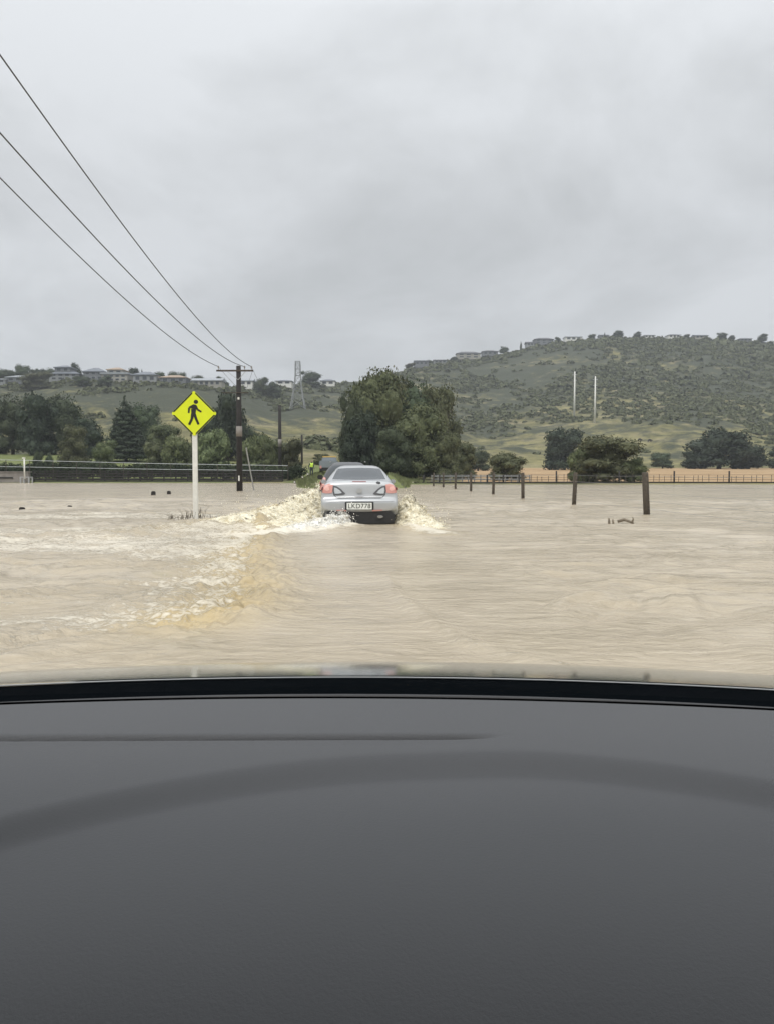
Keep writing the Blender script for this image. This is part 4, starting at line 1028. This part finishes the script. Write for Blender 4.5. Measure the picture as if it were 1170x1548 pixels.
def trunk_mb(h, w):
    m_ = MB(); m_.tube([(0, 0, -.06), (.01, 0, .22), (.0, .01, .5), (.01, 0, .72)], [.035, .027, .018, .006], 8)
    for k in range(5):
        q = k * 1.3; m_.tube([(0, 0, .18 + .06 * k), (.14 * math.cos(q), .14 * math.sin(q), .34 + .06 * k), (.24 * math.cos(q), .24 * math.sin(q), .46 + .06 * k)], [.014, .009, .004], 5)
    return m_
_tr = trunk_mb(1, 1).build('trunk', M['bark'], None, True); TRM = _tr.data; bpy.data.objects.remove(_tr)
def tree(px, ptop, pbase, wpx, Y, kind, label, cat='tree', group=None, name=None, on_ground=True, rot=None):
    X = (px - 585) / F * Y; z0 = gz1(X, Y); zb = CAMH + (715 - pbase) / F * Y
    if not on_ground: z0 = zb
    else: z0 = min(z0, max(zb, z0 - 1.0)) if False else z0
    H_ = CAMH + (715 - ptop) / F * Y - z0; Wd = wpx / F * Y; H_ = max(H_, .6 * Wd)
    o = empty(name or {'conifer': 'conifer', 'willow': 'willow', 'bush': 'bush'}.get(kind[0], 'leafy_tree'), (X, Y, z0 - .03), random.uniform(0, 6.28) if rot is None else rot)
    tag(o, label, cat, group); o.scale = (Wd, Wd, H_ / .98)
    mobj('crown', arch(kind), None, o); mobj('trunk', TRM, None, o); return o
T = tree
G1 = 'dark trees behind the hedge on the left'
T(-45, 596, 693, 100, 168, ('round', 1), 'dark tree cut off by the left photo edge above the yard wall', group=G1)
T(22, 592, 693, 78, 165, ('round', 0), 'dark tree second from the left edge, above the white standpipe', group=G1)
T(62, 594, 693, 66, 158, ('blue', 0), 'dark blue green tree below the flat roofed part of the ridge', group=G1)
T(100, 589, 693, 74, 162, ('round', 2), 'tall dark round tree left of the pointed conifer with rounded top', group=G1)
T(138, 628, 696, 62, 150, ('blue', 1), 'lower dark tree just left of the pointed conifer', group=G1)
T(192, 598, 700, 72, 140, ('conifer', 1), 'dark pointed conifer in the middle of the left trees', group=G1)
T(228, 612, 696, 60, 160, ('round', 1), 'dark green tree just right of the conifer', group=G1)
T(252, 640, 698, 60, 150, ('mid', 1), 'mid green bushy tree left of the white sign post', group=G1)
T(115, 642, 700, 56, 130, ('olive', 0), 'brownish olive bush standing in front of the dark trees', group=G1)
T(345, 592, 702, 72, 150, ('blue', 2), 'tall dark tree directly behind the nearer power pole', group=G1)
T(312, 612, 700, 50, 155, ('round', 0), 'dark tree hidden partly by the yellow sign', group=G1)
T(378, 640, 702, 42, 155, ('round', 2), 'small dark tree right of the nearer power pole', group=G1)
G2 = 'pale willow bushes behind the left fence'
T(160, 662, 702, 40, 118, ('mid', 0), 'small green bush below the conifer on its left', group=G2)
T(238, 664, 704, 46, 116, ('olive', 1), 'olive bush left of the white sign post, low behind the hedge', group=G2)
T(275, 656, 704, 54, 114, ('willow', 0), 'pale willow bush right behind the white sign post', group=G2)
T(322, 650, 706, 66, 112, ('willow', 1), 'largest pale willow bush between sign and power pole', group=G2)
T(386, 654, 706, 60, 113, ('willow', 0), 'pale willow bush right of the nearer power pole', group=G2)
T(410, 664, 708, 44, 112, ('mid', 1), 'green bush just left of the second power pole', group=G2)
T(441, 660, 712, 40, 118, ('olive', 1), 'grey olive bush just right of the second power pole', group=G2)
T(486, 692, 708, 30, 150, ('olive', 0), 'small brown bush beside the yellow roof bar of the truck', group=G2)
T(60, 682, 700, 18, 108, ('round', 1), 'small dark shrub poking above the hedge near the standpipe', group=G2, cat='bush')
T(76, 684, 700, 20, 108, ('round', 2), 'small dark conical shrub right of the standpipe', group=G2, cat='bush')
G3 = 'big trees in the middle of the photo'
T(563, 551, 722, 104, 112, ('mid', 0), 'tallest broad green tree in the middle, left half of the clump', group=G3, rot=.4)
T(590, 551, 722, 96, 118, ('olive', 2), 'rounded tree at the top centre of the middle clump', group=G3)
T(533, 588, 722, 50, 106, ('round', 0), 'darker narrow tree at the left edge of the middle clump', group=G3, rot=2)
T(548, 618, 724, 62, 100, ('blue', 1), 'dark tree low in the clump right above the silver car roof', group=G3)
T(622, 562, 722, 104, 116, ('round', 2), 'dark tree behind the right half of the middle clump', group=G3)
T(662, 580, 722, 84, 118, ('olive', 0), 'brownish tree at the right shoulder of the middle clump', group=G3)
T(628, 606, 726, 104, 97, ('mid', 2), 'broad front tree of the clump with paler rounded crown', group=G3, rot=1)
T(596, 648, 727, 62, 92, ('round', 1), 'dark low tree in front of the clump', group=G3)
T(672, 650, 726, 52, 96, ('olive', 1), 'low olive tree at the right foot of the clump', group=G3)
T(700, 668, 720, 44, 108, ('olive', 0), 'small dark bush right of the middle clump, in front of the crop', group=G3)
T(722, 676, 712, 46, 190, ('round', 0), 'distant dark bush beyond the tan crop field', group=G3)
G4 = 'round trees around the crop field on the right'
T(765, 681, 727, 66, 96, ('olive', 1), 'low round olive tree left of the second fence post', group=G4)
T(852, 646, 706, 72, 205, ('blue', 0), 'dark blue green tree on the far side of the crop field', group=G4)
T(915, 656, 731, 122, 90, ('olive', 2), 'broad olive green tree just left of the nearest fence post', group=G4, rot=.5)
T(880, 676, 729, 54, 91, ('willow', 1), 'pale bush at the left foot of the broad olive tree', group=G4)
T(958, 690, 731, 42, 88, ('mid', 0), 'small green bush at the right foot of the broad olive tree', group=G4)
T(1085, 662, 709, 108, 225, ('blue', 1), 'wide dark tree beyond the crop field', group=G4)
T(1130, 680, 709, 60, 225, ('blue', 2), 'smaller dark tree right beside the wide dark one', group=G4)
T(1048, 682, 709, 46, 226, ('blue', 2), 'small dark tree at the left end of the wide dark one', group=G4)
T(1186, 672, 709, 60, 225, ('blue', 0), 'dark tree cut off by the right photo edge', group=G4)
T(1000, 696, 706, 40, 232, ('round', 1), 'low green bush at the top edge of the crop field', group=G4, cat='bush')
# hedge behind the left fence: one clipped leafy mass
hl = [(x, 98.3 + .4 * random.random(), .35 + (ztop_l(x) - .45) * random.uniform(.35, .75), 1.3, .7, ztop_l(x) * random.uniform(.32, .42)) for x in np.linspace(wa, wb + 1, 58)]
hme = crown_mesh('hedge', hl, 22000, .16, 5, 'hedge_leaf'); tag(mobj('hedge', hme, None), 'long dark clipped hedge behind the timber fence on the left', 'hedge')

# hillside scrub: too many bushes to count
def scrub():
    r2 = np.random.default_rng(11); B = []
    tries = 19000; px = r2.uniform(-120, 1290, tries); t = r2.uniform(.02, .985, tries)
    rpy, RY, Y1, py1, Ys = params(px); Y = Y1 + (RY - Y1) * t; X = (px - 585) / F * Y
    dens = fbm(X / 60, Y / 60, 4, 70) + .5 * (fbm(X / 13, Y / 13, 3, 75) - .5) + .16 * t - .03 + .06 * sm(1000, 1150, px) - .10 * ((px > 690) & (t < .28)) - .07 * (px < 470) - .06 * ((px < 420) & (t > .35))
    keep = (dens > .505 + .13 * r2.random(tries)); X, Y, px = X[keep], Y[keep], px[keep]; Z = gz(X, Y); n = len(X)
    size = (r2.uniform(.7, 2.6, n) ** 1.0 * np.where(r2.random(n) < .12, 1.5, 1)) * np.clip(Y / 600, .6, 1.1)
    pe = r2.uniform(-100, 1290, 1500); te = r2.uniform(.90, .995, 1500); q_ = params(pe); Ye = q_[2] + (q_[1] - q_[2]) * te; Xe = (pe - 585) / F * Ye
    kk = fbm(Xe / 20, Ye / 20, 3, 90) > .42; Xe, Ye = Xe[kk], Ye[kk]; X = np.concatenate([X, Xe]); Y = np.concatenate([Y, Ye]); Z = np.concatenate([Z, gz(Xe, Ye)])
    size = np.concatenate([size, r2.uniform(1.0, 2.8, len(Xe)) * np.clip(Ye / 600, .6, 1.1)]); n = len(X)
    nf = 26; d = r2.normal(size=(n, nf, 3)); d /= np.linalg.norm(d, axis=2)[..., None]; d[..., 2] = np.abs(d[..., 2])
    p = np.stack([X, Y, Z], -1)[:, None, :] + d * size[:, None, None] * np.array([1.25, 1.25, .85]) * r2.uniform(.6, 1.05, (n, nf, 1))
    nr = d + r2.normal(size=d.shape) * .35; nr /= np.linalg.norm(nr, axis=2)[..., None]
    tt = np.cross(nr, r2.normal(size=d.shape)); tt /= np.linalg.norm(tt, axis=2)[..., None]; b = np.cross(nr, tt)
    s = size[:, None, None] * .42
    v = np.stack([p - tt * s, p + b * s, p + tt * s, p - b * s], 2).reshape(-1, 3)
    return fast_mesh('hillside_scrub', v, np.arange(len(v)).reshape(-1, 4))
tag(mobj('hillside_scrub', scrub(), M['scrub_leaf']), 'dark scrub bushes scattered over the hillsides', 'scrub', kind='stuff')
# rough grass on the bank by the cars
def grass():
    r2 = np.random.default_rng(4); n = 9000; Y = r2.uniform(60, 100, n); side = np.where(r2.random(n) < .6, -1, 1)
    X = roadx(Y) + .4 + side * r2.uniform(3.6, 7.6, n); Z = gz(X, Y); k = Z > .02; X, Y, Z = X[k], Y[k], Z[k]; n = len(X)
    h = r2.uniform(.12, .42, n); a = r2.uniform(0, 3.14, n); w = .035; lx, ly = r2.normal(0, .08, n), r2.normal(0, .08, n)
    v = np.stack([np.stack([X - w * np.cos(a), Y - w * np.sin(a), Z - .03], -1), np.stack([X + w * np.cos(a), Y + w * np.sin(a), Z - .03], -1),
                  np.stack([X + lx + w * .3, Y + ly, Z + h], -1), np.stack([X + lx - w * .3, Y + ly, Z + h], -1)], 1).reshape(-1, 3)
    return fast_mesh('verge_grass', v, np.arange(len(v)).reshape(-1, 4))
gm = simple('grass_blade', (.17, .19, .08), .8, .25, .8)
tag(mobj('verge_grass', grass(), gm), 'rough green grass on the raised road bank beside the cars', 'grass', kind='stuff')

# ------------------------------------------------------------------ houses on the ridges
def house(px, pt, pb, wpx, Y, wall, roof, label, storeys=1, kind='hip', group='houses along the ridge', d=9, nwin=3, rz=0):
    Y = float(params(np.array([px]))[1][0]) - 7 + (pb - 582) * -.15
    X = (px - 585) / F * Y; g = gz1(X, Y); z0 = max(g - .3, min(CAMH + (715 - pb) / F * Y, g + (4.2 if px < 340 else 1.2))); Wd = wpx / F * Y * .88; H_ = (pb - pt) / F * Y * (.92 if px < 340 else .8); rh = H_ * .34; wh = H_ - rh
    o = empty('house', (X, Y, z0), rz); tag(o, label, 'house', group); ft = min(g - z0, 0) - 1
    MB().box((0, 0, (wh + ft) / 2), (Wd, d, wh - ft)).build('wall', M[wall], o)
    e = .6; w2, d2 = Wd / 2 + e, d / 2 + e; r_ = MB()
    if kind == 'hip': rx = max(Wd / 2 - d / 2, Wd * .12); top = [(-rx, 0, wh + rh), (rx, 0, wh + rh)]
    elif kind == 'gable': top = [(-w2, 0, wh + rh), (w2, 0, wh + rh)]
    else: top = None
    if top:
        base = [(-w2, -d2, wh), (w2, -d2, wh), (w2, d2, wh), (-w2, d2, wh)]
        lo = [(x, y, wh - .35) for x, y, z in base]
        r_.add(base + top + lo, [(0, 1, 5, 4), (2, 3, 4, 5), (1, 2, 5), (3, 0, 4), (0, 6, 7, 1), (1, 7, 8, 2), (2, 8, 9, 3), (3, 9, 6, 0), (6, 9, 8, 7)])
    else: r_.box((0, 0, wh + rh * .25), (Wd + 1.2, d + 1.2, rh * .5))
    r_.build('roof', M[roof], o)
    for s in range(storeys):
        zc_ = wh * (s + .52) / storeys
        for k in range(nwin):
            x = (-.5 + (k + .5) / nwin) * Wd * .9
            fr2 = MB().box((x, -d / 2 - .03, zc_), (Wd / nwin * .58, .12, wh / storeys * .56)).build('window', M['pale_wall'], o)
            MB().box((x, -d / 2 - .10, zc_), (Wd / nwin * .50, .04, wh / storeys * .46)).build('pane', M['window_glass'], fr2)
    return o
GL = 'houses on the left ridge'
house(8, 582, 592, 26, 395, 'pale_wall', 'pale_roof', 'small pale house at the left photo edge on the ridge', 1, 'gable', GL, nwin=2)
house(38, 571, 583, 40, 410, 'grey_wall', 'pale_roof', 'low grey house with pale roof, second from the left on the ridge', 1, 'hip', GL)
house(104, 553, 566, 26, 425, 'grey_wall', 'slate_roof', 'upper storey house with steep slate roof above the broad grey one', 1, 'hip', GL, nwin=2)
house(106, 564, 580, 50, 405, 'pale_wall', 'slate_roof', 'broad two storey grey house left of the round ridge tree', 2, 'hip', GL, nwin=4)
house(150, 556, 577, 34, 412, 'grey_wall', 'slate_roof', 'grey blue gabled house right of the round ridge tree', 2, 'hip', GL)
house(182, 556, 570, 26, 420, 'cream', 'tan_roof', 'cream house with tan roof rising behind the long pale one', 1, 'hip', GL, nwin=2)
house(181, 566, 583, 44, 402, 'cream', 'pale_roof', 'long cream house with white eaves in the middle of the left ridge', 2, 'flat', GL, nwin=4)
house(226, 567, 585, 40, 405, 'pale_wall', 'slate_roof', 'pale house with slate roof right of the long cream house', 1, 'hip', GL)
house(268, 573, 587, 44, 408, 'grey_wall', 'tan_roof', 'grey beige house above and left of the yellow sign', 1, 'hip', GL)
house(318, 577, 591, 50, 400, 'cream', 'pale_roof', 'long pale building just right of the sign top', 1, 'gable', GL, nwin=5)
house(376, 571, 585, 22, 425, 'white_paint', 'pale_roof', 'small white house right behind the power pole top', 1, 'gable', GL, nwin=2)
house(432, 573, 583, 26, 470, 'white_paint', 'slate_roof', 'small white house just left of the pylon', 1, 'hip', GL, nwin=2)
house(497, 572, 584, 24, 560, 'white_paint', 'slate_roof', 'white house between the pylon and the big trees', 1, 'hip', GL, nwin=2)
GR = 'houses on the right hilltop'
for a in ((636, 544, 554, 24, 618, 'grey_wall', 'slate_roof', 'square grey house lowest on the right ridge, beside the big trees', 1, 'flat'),
          (664, 545, 552, 22, 650, 'pale_wall', 'dark_roof', 'pale house with dark flat roof, second up the right ridge', 1, 'flat'),
          (706, 531, 544, 40, 690, 'cream', 'dark_roof', 'wide cream house with dark roof on the middle of the right ridge', 2, 'hip'),
          (738, 531, 541, 26, 692, 'grey_wall', 'dark_roof', 'low grey house right beside the wide cream one', 1, 'hip'),
          (800, 514, 523, 18, 692, 'pale_wall', 'dark_roof', 'small pale house left of the large dark roofed hilltop house', 1, 'gable'),
          (818, 509, 521, 32, 696, 'grey_wall', 'dark_roof', 'large dark roofed house at the left end of the hilltop', 2, 'hip'),
          (862, 505, 515, 28, 698, 'white_paint', 'pale_roof', 'bright white house on the hilltop above the white poles', 1, 'hip'),
          (908, 506, 514, 14, 700, 'pale_wall', 'slate_roof', 'tiny pale house beside the single dark hilltop tree', 1, 'gable'),
          (975, 507, 514, 18, 698, 'white_paint', 'pale_roof', 'tiny white house near the middle of the hilltop', 1, 'hip'),
          (1012, 506, 514, 20, 698, 'white_paint', 'slate_roof', 'small white house with slate roof above the nearest fence post', 1, 'hip'),
          (1052, 507, 515, 22, 697, 'cream', 'slate_roof', 'small cream house among the ridge trees right of centre hilltop', 1, 'gable'),
          (1118, 512, 519, 20, 697, 'grey_wall', 'slate_roof', 'grey house near the right end of the hilltop', 1, 'hip')):
    house(*a, group=GR, nwin=3)
# ridge trees
GT = 'trees among the houses on the left ridge'
for px, pt, pb, w, Y, k, lab in ((20, 560, 582, 34, 425, ('round', 0), 'ridge tree above the left edge houses'), (42, 553, 580, 30, 428, ('round', 1), 'dark ridge tree second from the left, above the low grey house'),
        (62, 558, 582, 26, 426, ('blue', 0), 'small ridge tree left of the steep slate roof'), (80, 556, 582, 26, 426, ('round', 2), 'ridge tree touching the steep slate roof'),
        (119, 549, 576, 24, 428, ('blue', 1), 'round dark ridge tree between the two big grey houses'), (205, 557, 582, 24, 426, ('blue', 2), 'dark ridge tree right of the cream house with tan roof'),
        (218, 559, 582, 12, 428, ('conifer', 1), 'thin pointed ridge tree right of the cream house'), (244, 562, 586, 30, 425, ('round', 0), 'dark ridge tree above the gap left of the sign'),
        (272, 563, 586, 36, 430, ('round', 1), 'wide ridge tree above the grey beige house'), (300, 567, 588, 34, 430, ('round', 2), 'ridge tree above the sign top'),
        (335, 570, 590, 34, 432, ('round', 0), 'ridge tree above the long pale building'), (396, 572, 586, 30, 450, ('round', 1), 'low ridge tree right of the power pole top'),
        (415, 576, 588, 26, 455, ('round', 2), 'low ridge tree between power pole and pylon'), (470, 573, 586, 40, 540, ('round', 0), 'ridge tree just right of the pylon'),
        (162, 572, 584, 26, 398, ('round', 1), 'low dark bush below the gabled house'), (130, 572, 586, 30, 398, ('round', 2), 'low dark bush below the broad grey house'),
        (5, 572, 588, 40, 412, ('round', 2), 'ridge tree at the very left photo edge'), (60, 576, 590, 50, 396, ('olive', 1), 'brownish low trees patch below the left ridge houses')):
    T(px, pt, pb, w, Y, k, lab, group=GT)
GT2 = 'trees on the right hilltop'
for px, pt, w, k, lab in ((910, 503, 6, ('conifer', 1), 'single thin dark tree on the hilltop skyline'), (785, 517, 7, ('round', 0), 'tiny round tree on the skyline left of the hilltop houses'),
        (650, 547, 22, ('round', 1), 'dark tree between the two lowest right ridge houses'), (686, 541, 24, ('round', 2), 'dark tree left of the wide cream ridge house'), (760, 528, 30, ('round', 0), 'dark ridge tree right of the low grey house'),
        (840, 511, 20, ('round', 1), 'dark tree between the large dark and bright white hilltop houses'), (890, 509, 26, ('round', 2), 'dark tree right of the bright white hilltop house'),
        (930, 505, 34, ('round', 0), 'wide low tree at the highest point of the hill'), (958, 507, 26, ('round', 1), 'dark tree just left of the tiny white hilltop house'), (1032, 506, 20, ('round', 2), 'dark tree right of the small white slate roofed house'),
        (1085, 507, 34, ('round', 0), 'loose dark tree on the right part of the skyline'), (1100, 508, 22, ('blue', 1), 'dark tree left of the grey house at the right hilltop end'), (1145, 514, 34, ('round', 1), 'dark tree near the right photo edge on the skyline'),
        (620, 556, 30, ('olive', 1), 'low tree on the ridge just above the big tree clump')):
    T(px, pt + 1, 0, w * .58, float(params(np.array([px]))[1][0]) - 3, k, lab, group=GT2)
# one power pole on the hill, grazing cattle
for px, py, lab in ((965, 667, 'left dark cow grazing on the green slope'), (980, 667.5, 'right dark cow grazing on the green slope')):
    ys_ = np.linspace(255, 640, 400); xs = (px - 585) / F * ys_; g = gz(xs, ys_); k = int(np.argmin(np.abs(g - (CAMH + (715 - py - 1) / F * ys_))))
    o = empty('cow', (xs[k], ys_[k], g[k]), .4); tag(o, lab, 'cow', 'cattle on the slope')
    skin('body', [(0, 0, 1.05), (-.8, 0, 1.1), (.75, 0, 1.1), (1.15, 0, .95), (1.5, 0, .55), (-.75, .25, .55), (-.75, .25, .05), (-.75, -.25, .55), (-.75, -.25, .05), (.65, .25, .55), (.65, .25, .05), (.65, -.25, .55), (.65, -.25, .05)],
         [(0, 1), (0, 2), (2, 3), (3, 4), (1, 5), (5, 6), (1, 7), (7, 8), (2, 9), (9, 10), (2, 11), (11, 12)], [.42, .38, .36, .22, .14, .14, .08, .14, .08, .13, .08, .13, .08], simple('cow_hide', (.03, .025, .022), .8, .2, 4), o, 1)

# ------------------------------------------------------------------ haze
HAZE = .00036
if HAZE:
    hb = MB().box((0, 300, 90), (2600, 2200, 200)); ho = hb.build('haze', None); ho.location = (0, 0, 0)
    # bottom a metre below the lowest ground
    for v in ho.data.vertices: v.co.z = 190. if v.co.z > 90 else -1.6
    hm = bpy.data.materials.new('haze'); hm.use_nodes = True; t_ = hm.node_tree; t_.nodes.clear()
    oo = t_.nodes.new('ShaderNodeOutputMaterial'); pv = t_.nodes.new('ShaderNodeVolumePrincipled')
    pv.inputs['Color'].default_value = (.86, .90, .95, 1); pv.inputs['Density'].default_value = HAZE; pv.inputs['Anisotropy'].default_value = .2
    t_.links.new(pv.outputs[0], oo.inputs['Volume']); ho.data.materials.append(hm); ho['kind'] = 'stuff'
